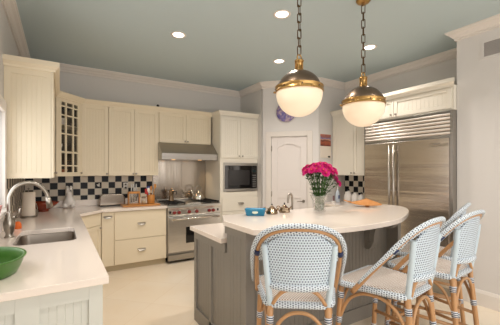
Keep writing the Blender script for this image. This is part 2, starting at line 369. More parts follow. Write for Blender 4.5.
# arched top rail
xm = (a0 + a1) / 2; hw = (a1 - st - a0 - st) / 2; N = 16
prof = [(xm - hw, dh - .004), (xm + hw, dh - .004)] + [(xm + hw - 2 * hw * k / N, dh - .2 + .07 * math.sin(PI * k / N)) for k in range(N + 1)]
A = [d.bm.verts.new((x, .006, z)) for x, z in prof]; B = [d.bm.verts.new((x, .03, z)) for x, z in prof]
d.bm.faces.new(A); d.bm.faces.new(B[::-1])
for i in range(len(A)): d.bm.faces.new((A[i], A[(i + 1) % len(A)], B[(i + 1) % len(A)], B[i]))
d.box(a0 + st + .03, a1 - st - .03, .016, .03, .25, .95, .004)
prof = [(xm - hw + .03, 1.13), (xm + hw - .03, 1.13)] + [(xm + (hw - .03) * (1 - 2 * k / N), dh - .235 + .07 * math.sin(PI * k / N)) for k in range(N + 1)]
A = [d.bm.verts.new((x, .016, z)) for x, z in prof]; B = [d.bm.verts.new((x, .03, z)) for x, z in prof]
d.bm.faces.new(A); d.bm.faces.new(B[::-1])
for i in range(len(A)): d.bm.faces.new((A[i], A[(i + 1) % len(A)], B[(i + 1) % len(A)], B[i]))
d.build('door_leaf', 'door', dr)
h = MB(); h.cyl((a1 - .06, .006, .93), .026, -.012, 'y').cyl((a1 - .06, -.004, .93), .009, -.045, 'y').tube([(a1 - .06, -.045, .93), (a1 - .10, -.05, .932), (a1 - .165, -.045, .928)], [.009, .008, .006])
h.build('door_handle', 'nickel', dr)
for z in (.25, 1.05, 1.86):
    MB().box(t0 - .012, t0 + .016, -.004, .012, z - .045, z + .045).cyl((t0 + .002, -.008, z - .05), .007, .1).build('hinge', 'nickel', dr)

# ================================================================ CABINETRY
def knob(parent, x, y, z, m='nickel'):
    return MB().cyl((x, y + .002, z), .006, -.014, 'y', 12).lathe([(.006, 0), (.012, .004), (.0145, .010), (.012, .016), (.005, .019)], (x, y - .010, z), 16, Matrix.Rotation(R(90), 4, 'X')).build('knob', m, parent)
def cup_pull(parent, x, y, z):
    b = MB(); W = .058
    b.box(x - W, x + W, y - .003, y + .002, z + .008, z + .018, .001)
    pr = []
    for i in range(13):
        a = PI * i / 12; pr.append((x - W * math.cos(a), math.sin(a)))
    for j in range(6):
        t = j / 5 * PI / 2
        ring = [b.bm.verts.new((px, y - .034 * s_ * math.sin(t + .001), z + .014 - .036 * (1 - math.cos(t)) * max(.05, s_))) for px, s_ in [(q[0], max(.02, q[1]) ** .5) for q in pr]]
        if j:
            for i in range(12): f = b.bm.faces.new((last[i], last[i + 1], ring[i + 1], ring[i])); f.smooth = True
        last = ring
    return b.build('cup_pull', 'nickel', parent)
def shaker(parent, x0, x1, z0, z1, y, m='cab', name='door', bead=True, st=.055, pitch=.042, kn=None, pull=False):
    """frame-and-panel front whose face lies at local plane y"""
    b = MB(); g = .0022; x0 += g; x1 -= g; z0 += g; z1 -= g
    b.box(x0, x0 + st, y, y + .02, z0, z1, .002).box(x1 - st, x1, y, y + .02, z0, z1, .002)
    b.box(x0 + st, x1 - st, y, y + .02, z0, z0 + st, .002).box(x0 + st, x1 - st, y, y + .02, z1 - st, z1, .002)
    if bead: b.bead(x0 + st, x1 - st, y + .011, z0 + st, z1 - st, pitch, .0022, .007)
    else: b.box(x0 + st, x1 - st, y + .009, y + .018, z0 + st, z1 - st)
    o = b.build(name, m, parent)
    if kn: knob(o, kn[0], y, kn[1])
    return o
def slab(parent, x0, x1, z0, z1, y, m='cab', pull=True, name='drawer'):
    o = MB().box(x0 + .0015, x1 - .0015, y, y + .02, z0 + .0015, z1 - .0015, .003).build(name, m, parent)
    if pull: cup_pull(o, (x0 + x1) / 2, y, (z0 + z1) / 2 + .01)
    return o
CL = [(0, -.02), (.018, -.02), (.022, 0), (.045, .018), (.055, .026), (.055, .07), (0, .07)]
CC = [(0, -.018), (.010, -.018), (.012, 0), (.022, .012), (.040, .038), (.046, .046), (.046, .062), (0, .062)]      # cabinet cornice
def cornice(parent, pts, z, m='cab', prof=None):
    b = MB()
    for (a, bb, side, ext) in pts: b.extr(prof or CC, (*a, z), (*bb, z), side=(*side, 0), ext=ext)
    return b.build('cornice', m, parent)
UB, UT = 1.385, 2.445       # upper cabinets: bottom, top of box
def body(parent, x0, x1, y0, y1, z0, z1, m='cab'): return MB().box(x0, x1, y0, y1, z0, z1, .0015).build('body', m, parent)

# -- left wall upper cabinet (its beadboard end faces the room)
u = thing('upper_cabinet', 'tall cream wall cabinet with beadboard end beside the window', 'cabinet', (WL, 3.60, 0), R(90))
# local: x -> world +Y, y -> world -X ; so front plane local y = -0.385
L1 = 1.15
MB().box(.022, L1, -.360, -.002, UB, UT, .0015).build('body', 'cab', u)
e = MB(); e.bead(-.33, -.055, .013, UB + .055, UT - .075, .042, .0022, .008)
e.box(-.366, -.33, 0, .022, UB, UT).box(-.055, -.002, 0, .022, UB, UT).box(-.33, -.055, 0, .022, UB, UB + .055).box(-.33, -.055, 0, .022, UT - .075, UT)
e.xf(Matrix.Rotation(R(-90), 4, 'Z') @ Matrix.Scale(-1, 4, (1, 0, 0)) if False else Matrix(((0, 1, 0, 0), (1, 0, 0, 0), (0, 0, 1, 0), (0, 0, 0, 1))))
e.build('end_panel', 'cab', u)
shaker(u, .0, .014 + L1 / 2 - .01, UB, UT - .02, -.388, kn=(.55, UB + .05)); shaker(u, .014 + L1 / 2 - .01, L1 - .01, UB, UT - .02, -.388, kn=(.62, UB + .05))
cornice(u, [((0, -.385), (L1, -.385), (0, -1), (1, 0)), ((0, 0), (0, -.385), (-1, 0), (0, 1))], UT, prof=CL)
# -- diagonal corner cabinet with glass door
A_ = Vector((-.052, 4.76)); B_ = Vector((.262, 5.10)); dv = (B_ - A_); Ld = dv.length; ang = math.atan2(dv.y, dv.x)
u = thing('corner_cabinet', 'angled corner wall cabinet with a glass door of small panes', 'cabinet', (A_.x, A_.y, 0), ang)
inv = Matrix.Rotation(-ang, 4, 'Z') @ Matrix.Translation((-A_.x, -A_.y, 0))
def poly_body(pts, z0, z1, name, m, par, invm): b = MB().prism(pts, z0, z1); b.xf(invm); return b.build(name, m, par)
pl = [(A_.x, A_.y), (B_.x - .018, B_.y), (B_.x - .018, WB - .003), (WL + .003, WB - .003), (WL + .003, 4.76)]
ca = [poly_body(pl, UB, UB + .02, 'bottom_shelf', 'cab', u, inv), poly_body(pl, UT - .02, UT, 'top_board', 'cab', u, inv)]
for zz in (1.72, 2.08): poly_body([(A_.x + .0, A_.y + .03), (B_.x - .04, B_.y), (B_.x - .04, WB - .02), (WL + .02, WB - .02), (WL + .02, 4.80)], zz, zz + .012, 'shelf', 'cab', u, inv)
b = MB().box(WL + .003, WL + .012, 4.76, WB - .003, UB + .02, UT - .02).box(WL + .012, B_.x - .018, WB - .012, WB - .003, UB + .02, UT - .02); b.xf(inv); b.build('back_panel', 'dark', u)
b = MB(); y = -.02; st = .085
b.box(0, st, y, 0, UB, UT, .002).box(Ld - st, Ld - .002, y, 0, UB, UT, .002).box(st, Ld - st, y, 0, UB, UB + .055, .002).box(st, Ld - st, y, 0, UT - .06, UT, .002)
iw = Ld - 2 * st; bx = [st + .082, Ld - st - .082]
for q in bx: b.box(q - .013, q + .013, y + .002, y + .016, UB + .055, UT - .06)
for q in (1.53, 1.71, 1.96, 2.21, 2.33): b.box(st, Ld - st, y + .002, y + .016, q - .009, q + .009)
gd = b.build('glass_door', 'cab', u); knob(gd, Ld - .03, y, UB + .045)
MB().box(st - .004, Ld - st + .004, -.008, -.005, UB + .05, UT - .07).build('glass_pane', 'pane', gd)
cornice(u, [((0, -.02), (Ld, -.02), (0, -1), (.0, .0))], UT)
# things behind the glass
def in_cab(x, y, z0): return (A_.x + math.cos(ang) * x - math.sin(ang) * y, A_.y + math.sin(ang) * x + math.cos(ang) * y, z0)
bw = MB().lathe([(.03, 0), (.035, .006), (.07, .05), (.075, .075), (.07, .073), (.03, .012)]).build('bowl', mat('terracotta_glaze', (188, 104, 52), .3)); bw.location = in_cab(.26, .14, UB + .021)
tag(bw, 'orange bowl behind the glass door, on the lowest shelf', 'bowl')
for i, zz in enumerate((1.733, 2.093)):
    b = MB().lathe([(.032, 0), (.034, .01), (.05, .08), (.052, .1), (.048, .1), (.03, .01)]).build('cup', 'white'); b.location = in_cab(.2 + .06 * i, .14, zz)
    tag(b, ['white cup behind the glass door, on the middle shelf', 'white cup behind the glass door, on the top shelf'][i], 'cup')
# -- back wall uppers
u = thing('upper_cabinet', 'narrow cream single-door wall cabinet next to the glass corner cabinet', 'cabinet', (.262, 5.12, 0))
body(u, 0, .366, 0, WB - 5.12 - .003, UB, UT); shaker(u, .002, .364, UB, UT - .01, -.02, kn=(.345, UB + .03))
cornice(u, [((0, -.02), (.367, -.02), (0, -1), (.0, 0))], UT)
u = thing('upper_cabinet', 'cream double-door wall cabinet above the knife block and toaster', 'cabinet', (.629, 5.12, 0))
body(u, 0, .754, 0, WB - 5.12 - .003, UB, UT); shaker(u, .002, .378, UB, UT - .01, -.02, kn=(.357, UB + .03)); shaker(u, .378, .752, UB, UT - .01, -.02, kn=(.40, UB + .03))
cornice(u, [((0, -.02), (.754, -.02), (0, -1), (0, 0))], UT)
u = thing('upper_cabinet', 'short cream double-door cabinet right above the steel range hood', 'cabinet', (1.384, 5.12, 0))
body(u, 0, .944, 0, WB - 5.12 - .003, 1.93, UT); shaker(u, .01, .474, 1.93, UT - .01, -.02, kn=(.45, 1.965)); shaker(u, .474, .94, 1.93, UT - .01, -.02, kn=(.498, 1.965))
cornice(u, [((0, -.02), (.944, -.02), (0, -1), (0, 0))], UT)
# -- tall microwave cabinet
u = thing('tall_cabinet', 'tall white cabinet with built-in microwave opening beside the range', 'cabinet', (2.356, 4.80, 0))
W = .80; dp = WB - 4.80 - .003; b = MB()
b.box(0, .02, 0, dp, 0.1, 2.44).box(W - .02, W, 0, dp, 0.1, 2.44).box(.02, W - .02, 0, dp, 1.60, 2.44).box(.02, W - .02, 0, dp, .1, 1.09).box(.02, W - .02, dp - .02, dp, 1.09, 1.60).box(.02, W - .02, .07, dp, 0, .1)
b.build('body', 'cabw', u)
MB().box(0, .11, -.004, .0, 1.0, 1.70).box(W - .075, W, -.004, 0, 1.0, 1.70).box(.11, W - .075, -.004, 0, 1.63, 1.70).box(.11, W - .075, -.004, 0, 1.0, 1.09).build('face_frame', 'cabw', u)
shaker(u, .008, W / 2, 1.685, 2.41, -.02, 'cabw', bead=True, kn=(W / 2 - .035, 1.725)); shaker(u, W / 2, W - .008, 1.685, 2.41, -.02, 'cabw', bead=True, kn=(W / 2 + .035, 1.725))
slab(u, .03, W - .03, .75, .99, -.02, 'cabw'); slab(u, .03, W - .03, .43, .745, -.02, 'cabw'); slab(u, .03, W - .03, .11, .425, -.02, 'cabw')
cornice(u, [((0, -.02), (W, -.02), (0, -1), (1, 0)), ((0, .30), (0, -.02), (-1, 0), (0, 1))], 2.44, 'cabw')
# microwave
mw = thing('microwave', 'built-in black microwave oven in a stainless trim frame', 'microwave', (2.356, 4.80, 0))
x0, x1, z0, z1 = .062, W - .030, 1.10, 1.605
b = MB().box(x0, x1, -.018, -.005, z0, z0 + .045, .002).box(x0, x1, -.018, -.005, z1 - .05, z1, .002).box(x0, x0 + .024, -.018, -.005, z0 + .045, z1 - .05, .002).box(x1 - .024, x1, -.018, -.005, z0 + .045, z1 - .05, .002)
b.box(x0 + .06, x1 - .06, -.024, -.016, z1 - .03, z1 - .022).box(x0 + .06, x1 - .06, -.024, -.016, z0 + .018, z0 + .026)
b.build('trim_frame', 'steelr', mw)
MB().box(.12, W - .09, -.004, .42, 1.10, 1.59).build('body', 'black', mw)
xs = x1 - .024 - .11
dm = MB().box(x0 + .024, xs, -.024, -.004, z0 + .045, z1 - .05, .003).build('door', 'glossblack', mw)
MB().box(x0 + .10, xs - .05, -.0255, -.0235, z0 + .11, z1 - .13).build('window', mat('oven_window', (44, 42, 42), .2), dm)
cp = MB().box(xs + .002, x1 - .024, -.022, -.004, z0 + .045, z1 - .05, .002).build('control_panel', 'glossblack', mw)
b = MB()
for i in range(3):
    for j in range(6): b.box(xs + .016 + i * .026, xs + .034 + i * .026, -.0235, -.0215, 1.17 + j * .04, 1.192 + j * .04)
b.build('keypad', mat('grey_print', (110, 108, 106), .5), cp)
MB().box(xs + .016, xs + .086, -.0235, -.0215, 1.44, 1.475).build('display', mat('dim_display', (34, 50, 50), .2), cp)
# -- base cabinets back wall
u = thing('base_cabinet', 'cream base cabinet with two wide drawers left of the range', 'cabinet', (.665, 4.82, 0))
dp = WB - 4.82 - .003; body(u, 0, .762, 0, dp, .09, .873); MB().box(0, .762, .05, dp, 0, .09).build('toe_kick', 'toe', u)
slab(u, .004, .760, .455, .865, -.02); slab(u, .004, .760, .095, .45, -.02)
u = thing('base_cabinet', 'narrow cream pull-out base cabinet left of the wide drawers', 'cabinet', (.50, 4.82, 0))
body(u, 0, .164, 0, dp, .09, .873); MB().box(0, .164, .05, dp, 0, .09).build('toe_kick', 'toe', u)
o = MB().box(.004, .162, -.02, 0, .095, .865, .003).build('pull_out_front', 'cab', u); cup_pull(o, .083, -.02, .80)
# -- diagonal base cabinet
A2 = Vector((.192, 4.47)); B2 = Vector((.499, 4.80)); dv = B2 - A2; L2 = dv.length; ang2 = math.atan2(dv.y, dv.x); inv2 = Matrix.Rotation(-ang2, 4, 'Z') @ Matrix.Translation((-A2.x, -A2.y, 0))
u = thing('corner_base_cabinet', 'angled cream corner base cabinet with one drawer over one door', 'cabinet', (A2.x, A2.y, 0), ang2)
pts = [(A2.x + .004, A2.y + .02), (B2.x - .002, B2.y + .022), (B2.x - .002, WB - .003), (WL + .003, WB - .003), (WL + .003, A2.y + .02)]
poly_body(pts, .09, .873, 'body', 'cab', u, inv2); poly_body([(.15, 4.52), (.47, 4.88), (.47, 5.3), (-.3, 5.3), (-.3, 4.52)], 0, .09, 'toe_kick', 'toe', u, inv2)
slab(u, .012, L2 - .012, .70, .865, -.004, pull=False); shaker(u, .012, L2 - .012, .095, .695, -.004, bead=False, kn=(L2 - .035, .66))
# -- sink run base cabinets on the left wall
u = thing('sink_base_cabinet', 'pale grey-green base cabinet run under the sink with beadboard end panels', 'cabinet', (WL, 1.76, 0), R(90))
# local x -> world +Y, local y -> world -X ; front at world X=.19 -> local y=-.63
Lr = 4.485 - 1.76
MB().box(.03, Lr, -.61, -.60, .09, .873).box(.03, Lr, -.60, -.003, .09, .11).box(.03, .045, -.6, -.003, .11, .873).box(Lr - .016, Lr, -.6, -.003, .11, .873).box(.03, Lr, -.02, -.003, .11, .873).build('body', 'cab', u)
MB().box(.03, Lr, -.55, -.003, 0, .09).build('toe_kick', 'toe', u)
for i in range(4):
    xa = .028 + i * .673; shaker(u, xa, xa + .67, .095, .69, -.63, bead=True, kn=(xa + (.62 if i % 2 == 0 else .05), .62)); slab(u, xa, xa + .67, .70, .865, -.63, pull=(i % 3 == 0))
e = MB(); fr = [(-.44, -.36), (-.18, -.08), (.125, .19)]
# end panel frame written in world X offsets
zt = .873
for a, bb in ((-.435, -.40), (-.175, -.081), (.126, .19)): e.box(a, bb, 0, .026, 0, zt, .001)
for a, bb in ((-.40, -.175), (-.081, .126)): e.box(a, bb, 0, .026, .8, zt).box(a, bb, 0, .026, 0, .14).bead(a, bb, .016, .14, .8, .036, .0018, .008)
e.xf(Matrix(((0, 1, 0, 0), (-1, 0, 0, WL), (0, 0, 1, 0), (0, 0, 0, 1))))
e.build('end_panel', 'cabg', u)
# -- perimeter countertop with sink cut-out
def rrect(x0, x1, y0, y1, r, n=5):
    out = []
    for cx, cy, a in ((x1 - r, y1 - r, 0), (x0 + r, y1 - r, 90), (x0 + r, y0 + r, 180), (x1 - r, y0 + r, 270)):
        for k in range(n + 1): t = R(a + 90 * k / n); out.append((cx + r * math.cos(t), cy + r * math.sin(t)))
    return out
SX0, SX1, SY0, SY1 = -.295, .115, 2.77, 3.43
ct = MB().prism([(WL + .002, 1.725), (.215, 1.725), (.215, 4.44), (.515, 4.765), (1.43, 4.765), (1.43, WB - .003), (WL + .002, WB - .003)], .875, .914, [rrect(SX0, SX1, SY0, SY1, .07)])
o = ct.build('countertop', 'count', bev=.003); tag(o, 'pale stone countertop wrapping the corner around the undermount sink', 'countertop')
cs = MB().box(WL + .002, WL + .02, 3.5, WB - .003, .915, 1.012, .002).box(WL + .02, 1.36, WB - .021, WB - .003, .915, 1.012, .002); cs.build('upstand', 'count', o)
# sink
sk = thing('sink', 'undermount stainless steel sink basin in the pale countertop', 'sink', ((SX0 + SX1) / 2, (SY0 + SY1) / 2, .70))
b = MB(); cx, cy = (SX0 + SX1) / 2, (SY0 + SY1) / 2; prev = None
for (g, z, r) in ((.004, .873, .07), (-.004, .80, .068), (-.012, .73, .06), (-.03, .705, .05), (-.08, .70, .04)):
    ring = [b.bm.verts.new((x - cx, y - cy, z - .70)) for x, y in rrect(SX0 - g, SX1 + g, SY0 - g, SY1 + g, r)]
    if prev:
        for i in range(len(ring)): f = b.bm.faces.new((prev[i], prev[(i + 1) % len(ring)], ring[(i + 1) % len(ring)], ring[i])); f.smooth = True
    prev = ring
b.bm.faces.new(prev); b.build('basin', mat('sink_steel', (160, 150, 140), .32, 1.0), sk)
MB().lathe([(.045, .001), (.045, .004), (.036, .004), (.03, .002), (0, .002)]).build('drain', 'chrome', sk)
# faucet at left sink
fc = thing('faucet', 'tall brushed gooseneck kitchen faucet arching over the left sink', 'faucet', (-.35, 3.16, .914))
MB().lathe([(.033, 0), (.034, .006), (.028, .014), (.024, .03), (.034, .06), (.040, .10), (.040, .125), (.030, .155), (.018, .18), (.02, .19), (.018, .20), (.0165, .21)]).build('base', 'nickel', fc)
pp = [(0, 0, .20), (0, 0, .30), (.004, 0, .34), (.035, 0, .40), (.09, 0, .435), (.16, 0, .438), (.22, 0, .405), (.262, 0, .35), (.275, 0, .30)]
Mf = Matrix.Rotation(R(18), 4, 'Z')
sp_ = [Mf @ q for q in bez(pp, 6)]
MB().tube(sp_, .0165, 14).build('spout', 'nickel', fc)
q0, q1 = sp_[-1], sp_[-1] + (sp_[-1] - sp_[-3]).normalized() * .085
MB().tube([q0 - (q1 - q0) * .15, q0 + (q1 - q0) * .3, q1], [.019, .022, .027], 16).build('spray_head', 'nickel', fc)
MB().cyl((.02, -.01, .16), .012, .035, (.8, -.6, .2), 12).tube([(.05, -.03, .165), (.07, -.045, .20), (.075, -.05, .235)], [.009, .007, .006], 8).build('lever', 'nickel', fc)
# -- base cabinet + counter in the nook by the fridge
u = thing('base_cabinet', 'white base cabinet in the nook between fridge and pantry door', 'cabinet', (WR, WP - .002, 0), R(-90))
body(u, 0, .92, -.62, -.003, .09, .873, 'cabw'); MB().box(0, .92, -.55, -.003, 0, .09).build('toe_kick', 'cabw', u)
shaker(u, .01, .46, .095, .69, -.64, 'cabw', kn=(.42, .62)); shaker(u, .46, .91, .095, .69, -.64, 'cabw', kn=(.5, .62)); slab(u, .01, .46, .70, .865, -.64, 'cabw'); slab(u, .46, .91, .70, .865, -.64, 'cabw')
o = MB().box(3.79, WR - .002, 2.978, WP - .002, .875, .914, .003).build('countertop', 'count'); tag(o, 'small pale countertop in the nook left of the fridge', 'countertop')
MB().box(WR - .02, WR - .002, 2.978, WP - .002, .915, 1.012, .002).build('upstand', 'count', o)
u = thing('upper_cabinet', 'white double-door wall cabinet left of the fridge above the canisters', 'cabinet', (WR, WP - .004, 0), R(-90))
body(u, 0, .92, -.31, -.003, UB, UT, 'cabw'); shaker(u, .01, .47, UB, UT - .01, -.33, 'cabw', kn=(.435, UB + .04)); shaker(u, .47, .92, UB, UT - .01, -.33, 'cabw', kn=(.50, UB + .04))
cornice(u, [((0, -.33), (.92, -.33), (0, -1), (0, 0))], UT, 'cabw')
# -- cabinet above fridge
u = thing('fridge_top_cabinet', 'wide white cabinet with two short beadboard doors above the fridge', 'cabinet', (WR, 2.975, 0), R(-90))
body(u, 0, 1.210, -.63, -.003, 2.160, UT, 'cabw'); shaker(u, .01, .48, 2.175, UT - .03, -.65, 'cabw', st=.045, pitch=.05, kn=(.445, 2.21)); shaker(u, .48, 1.19, 2.175, UT - .03, -.65, 'cabw', st=.045, pitch=.05, kn=(.515, 2.21))
cornice(u, [((0, -.65), (1.212, -.65), (0, -1), (1, .7)), ((0, -.34), (0, -.65), (-1, 0), (0, 1))], UT - .008, 'cabw', prof=CL)

# ================================================================ APPLIANCES
# refrigerator (local x -> world -Y, front towards -X)
fr = thing('refrigerator', 'wide built-in stainless refrigerator with louvred grille on top', 'refrigerator', (3.80, 2.965, 0), R(-90))
FW = 1.200
MB().box(0, FW, .03, .63, 0, 2.155).box(0, .02, .0, .03, 0, 2.155).box(FW - .03, FW, .0, .03, 0, 2.155).box(.02, FW - .03, .05, .06, 0, .1).build('cabinet_body', 'steelr', fr)
g = MB().box(.02, FW - .03, -.004, .03, 1.845, 1.872, .002).box(.02, FW - .03, -.004, .03, 2.135, 2.155, .002).box(.02, FW - .03, .028, .032, 1.87, 2.135).build('grille', 'steelr', fr)
for i in range(6):
    z = 1.8735 + i * .0432; b = MB()
    b.extr([(0, 0), (.014, .0), (.025, .006), (.029, .018), (.025, .032), (.012, .0405), (0, .0405)], (.02, .024, z), (FW - .03, .024, z), side=(0, -1, 0)); b.build('slat', mat('louvre_steel', (222, 214, 206), .33, 1.0) if i == 0 else bpy.data.materials['louvre_steel'], g)
for k, (xa, xb, hx, lab) in enumerate(((.022, .474, .445, 'narrow left door'), (.478, FW - .032, .508, 'wide right door'))):
    d_ = MB().box(xa, xb, -.02, .028, .11, 1.838, .003).build('door', 'fridge', fr); d_['label'] = lab
    h = MB().tube([(hx, -.068, .62), (hx, -.068, 1.80)], .014, 14)
    h.cyl((hx, -.068, .70), .009, .05, 'y').cyl((hx, -.068, 1.20), .009, .05, 'y').cyl((hx, -.068, 1.73), .009, .05, 'y'); h.build('handle', 'nickel', d_)
MB().box(FW - .25, FW - .13, -.0235, -.0195, 1.765, 1.785, .001).build('badge', 'nickel', d_)
# range (origin at front-left foot)
rg = thing('range', 'stainless steel gas range with red knobs under the hood', 'stove', (1.436, 4.775, 0))
RW = .914; b = MB().box(0, RW, .02, .64, .10, .885, .002); b.build('body', 'steelr', rg)
MB().box(.01, RW - .01, .005, .6, .028, .10).build('kick_panel', 'black', rg)
for x in (.04, RW - .04):
    for y in (.06, .58): MB().cyl((x, y, 0), .018, .04).build('foot', 'steelr', rg)
MB().box(.004, RW - .004, -.022, .02, .045, .135, .002).build('lower_trim', 'steelr', rg)
# control panel with bullnose
b = MB(); b.extr([(0, 0), (.02, 0), (.03, .02), (.03, .10), (.045, .125), (.045, .15), (.03, .165), (0, .168)], (0, .02, .745), (RW, .02, .745), side=(0, -1, 0)); cpn = b.build('control_panel', 'steel', rg, bev=.002)
for i, xx in enumerate((.10, .175, .345, .475, .695, .77)):
    k = MB().lathe([(.034, 0), (.034, .004), (.028, .006), (.028, .0)], (xx, -.010, .80), 20, Matrix.Rotation(R(90), 4, 'X')).build('bezel', 'chrome', cpn)
    MB().lathe([(.027, 0), (.027, .014), (.023, .034), (.020, .036), (0, .036)], (xx, -.014, .80), 18, Matrix.Rotation(R(90), 4, 'X')).build('burner_knob', 'red', cpn)
for xx in (.035, RW - .055): MB().box(xx - .014, xx + .014, -.0145, -.009, .785, .825, .001).build('switch', 'black', cpn)
# oven door
od = MB().box(.008, RW - .008, -.02, .018, .175, .735, .004).build('oven_door', 'steel', rg)
MB().box(.29, .64, -.0225, -.019, .30, .56, .002).build('oven_window', 'glossblack', od)
b = MB().tube([(.05, -.075, .70), (RW - .05, -.075, .70)], .014, 14)
for xx in (.07, RW - .07): b.box(xx - .012, xx + .012, -.08, -.018, .675, .715, .003)
b.build('handle', 'chrome', od)
# cooktop, griddle, grates, back guard
ck = MB().box(.0, RW, .02, .635, .885, .912, .003).build('cooktop', 'steel', rg)
for i, xx in enumerate((.02, .62)):
    b = MB(); w2 = .29
    for k in range(5): b.box(xx + .005 + k * (w2 - .017) / 4, xx + .017 + k * (w2 - .017) / 4, .05, .60, .934, .948)
    for k in range(6): b.box(xx, xx + w2, .05 + k * .1076, .062 + k * .1076, .930, .944)
    for px in (xx + .01, xx + w2 - .02):
        for py in (.055, .585): b.box(px, px + .01, py, py + .01, .912, .934)
    b.build('burner_grate', 'black', rg)
    for py in (.18, .46): MB().lathe([(.055, 0), (.055, .008), (.035, .012), (.035, .018), (0, .02)], (xx + w2 / 2, py, .912)).build('burner', 'black', rg)
MB().box(.33, .60, .06, .58, .912, .93, .006).build('griddle', 'steelr', rg)
MB().box(0, RW, .60, .638, .912, .965, .004).build('back_guard', 'steelr', rg)
# steel splash panels behind the range (two sheets)
for i, (xa, xb, lab) in enumerate(((1.372, 1.88, 'left half of the tall stainless splash panel behind the range'), (1.882, 2.350, 'right half of the tall stainless splash panel behind the range'))):
    o = MB().box(xa, xb, WB - .012, WB - .001, .90, 1.70, .001).build('splash_panel', 'splash'); tag(o, lab, 'wall panel')
# hood
hd = thing('range_hood', 'stainless steel under-cabinet range hood with sloping front', 'range hood', (1.372, WB - .003, 0))
HW = .980; b = MB(); f0 = -.54; pr = [(0, 1.645), (f0, 1.645), (f0 - .01, 1.745), (-.34, 1.925), (0, 1.925)]
A = [b.bm.verts.new((0, y, z)) for y, z in pr]; B = [b.bm.verts.new((HW, y, z)) for y, z in pr]; n = len(pr)
# splay the lower front a little wider than the top
for i in range(n):
    j = (i + 1) % n
    if i == 0: continue
    b.bm.faces.new((A[i], A[j], B[j], B[i]))
b.bm.faces.new(A[::-1]); b.bm.faces.new(B); b.build('canopy', 'steelr', hd, bev=.004)
MB().box(.01, HW - .01, f0 + .02, -.01, 1.652, 1.66).build('filter', 'nickel', hd)
MB().box(.40, .52, f0 - .012, f0 + .004, 1.672, 1.686).build('badge', 'nickel', hd)
for xx in (.25, .72):
    MB().cyl((xx, -.35, 1.646), .03, .006).build('light_lens', 'warmlamp', hd)
    l = bpy.data.lights.new('hood_lamp', 'SPOT'); l.energy = 3.5; l.spot_size = R(110); l.spot_blend = .6; l.color = (1, .72, .42); l.shadow_soft_size = .03
    lo = bpy.data.objects.new('hood_lamp', l); COL.objects.link(lo); lo.parent = hd; lo.location = (xx, -.25, 1.64); lo.rotation_euler = (R(20), 0, 0)

# ================================================================ ISLAND
isl = thing('kitchen_island', 'taupe beadboard two-level kitchen island in the middle of the kitchen', 'kitchen island', (1.12, 1.87, 0))
ox, oy = 1.12, 1.87
b = MB(); IR = 2.97 - ox; B0 = .02
b.box(B0 + .004, IR, .33, .98, 0, .873).box(B0 + .004, IR, .14, .33, 0, 1.03)
b.build('body', 'isl', isl)
# left side panelling (faces -X); write in local y then map
def sidebox(mb, y0, y1, x0, x1, z0, z1): mb.box(x0, x1 + .004, y0, y1, z0, z1, .001)
s = MB()
sidebox(s, .935, .985, 0, .02, 0, .873); sidebox(s, .59, .635, 0, .02, .0, .873); sidebox(s, .0, .05, 0, .02, 0, 1.03)
sidebox(s, .05, .935, 0, .02, 0, .13)
sidebox(s, .635, .935, 0, .02, .80, .873); sidebox(s, .33, .59, 0, .02, .80, .873); sidebox(s, .05, .33, 0, .02, .96, 1.03)
pn = MB().bead(0, .30, 0, .13, .80, .05, .003, .006); pn.xf(Matrix(((0, 1, 0, .017), (1, 0, 0, .635), (0, 0, 1, 0), (0, 0, 0, 1))))
pn.build('side_panel', 'isl', isl)
pn = MB().bead(0, .27, 0, .13, .80, .05, .003, .006).bead(.27, .54, 0, .13, .96, .05, .003, .006); pn.xf(Matrix(((0, 1, 0, .017), (-1, 0, 0, .59), (0, 0, 1, 0), (0, 0, 0, 1))))
pn.build('side_panel', 'isl', isl)
s.build('side_frame', 'isl', isl)
# pier ends and front wainscot under the overhang
MB().box(0.02, .07, .0, .14, 0, 1.03, .002).build('pier', 'isl', isl); MB().box(IR - .05, IR, .0, .14, 0, 1.03, .002).build('pier', 'isl', isl)
MB().bead(.07, IR - .05, .128, .13, 1.03, .048, .004, .012).build('front_panel', 'isl', isl)
MB().box(.07, IR - .05, .112, .135, 0, .13, .003).build('base_rail', 'isl', isl)
# corbels
def corbel(x):
    b = MB(); prof = []
    C = bez([(0, 1.03), (.30, 1.03), (.32, .99), (.29, .94), (.23, .92), (.17, .93), (.13, .90), (.11, .83), (.10, .76), (.06, .70), (.02, .69), (0, .70)], 5)
    pts = [(q[0], q[1]) for q in [Vector((p.x, p.y)) for p in [Vector((c[0], c[1], 0)) for c in C]]]
    A = [b.bm.verts.new((x - .035, .128 - p[0], p[1])) for p in pts]; B = [b.bm.verts.new((x + .035, .128 - p[0], p[1])) for p in pts]
    for i in range(len(A) - 1): f = b.bm.faces.new((A[i], A[i + 1], B[i + 1], B[i]))
    b.bm.faces.new((A[-1], A[0], B[0], B[-1])); b.bm.faces.new(A[::-1]); b.bm.faces.new(B)
    for sx in (-1, 1):      # carved scrolls
        sc = [(x + sx * .036, .128 - .24 + math.cos(t * .5) * (.045 - .0028 * t), .965 + math.sin(t * .5) * (.045 - .0028 * t)) for t in range(15)]
        b.tube(sc, .007, 6)
        sc = [(x + sx * .036, .128 - .07 + math.cos(t * .5) * (.03 - .0018 * t), .755 + math.sin(t * .5) * (.03 - .0018 * t)) for t in range(15)]
        b.tube(sc, .006, 6)
        b.tube([(x + sx * .036, .128 - .20, .93), (x + sx * .036, .128 - .12, .95), (x + sx * .036, .128 - .07, .90), (x + sx * .036, .128 - .05, .80)], .006, 6)
    return b.build('corbel', 'isl', isl)
corbel(2.60 - ox); corbel(1.75 - ox)
o = MB().prism([(1.09, 2.205), (3.02, 2.205), (3.02, 2.895), (1.09, 2.895)], .875, .914).build('island_countertop', 'count', bev=.003); tag(o, 'lower pale stone countertop on the far side of the island', 'countertop')
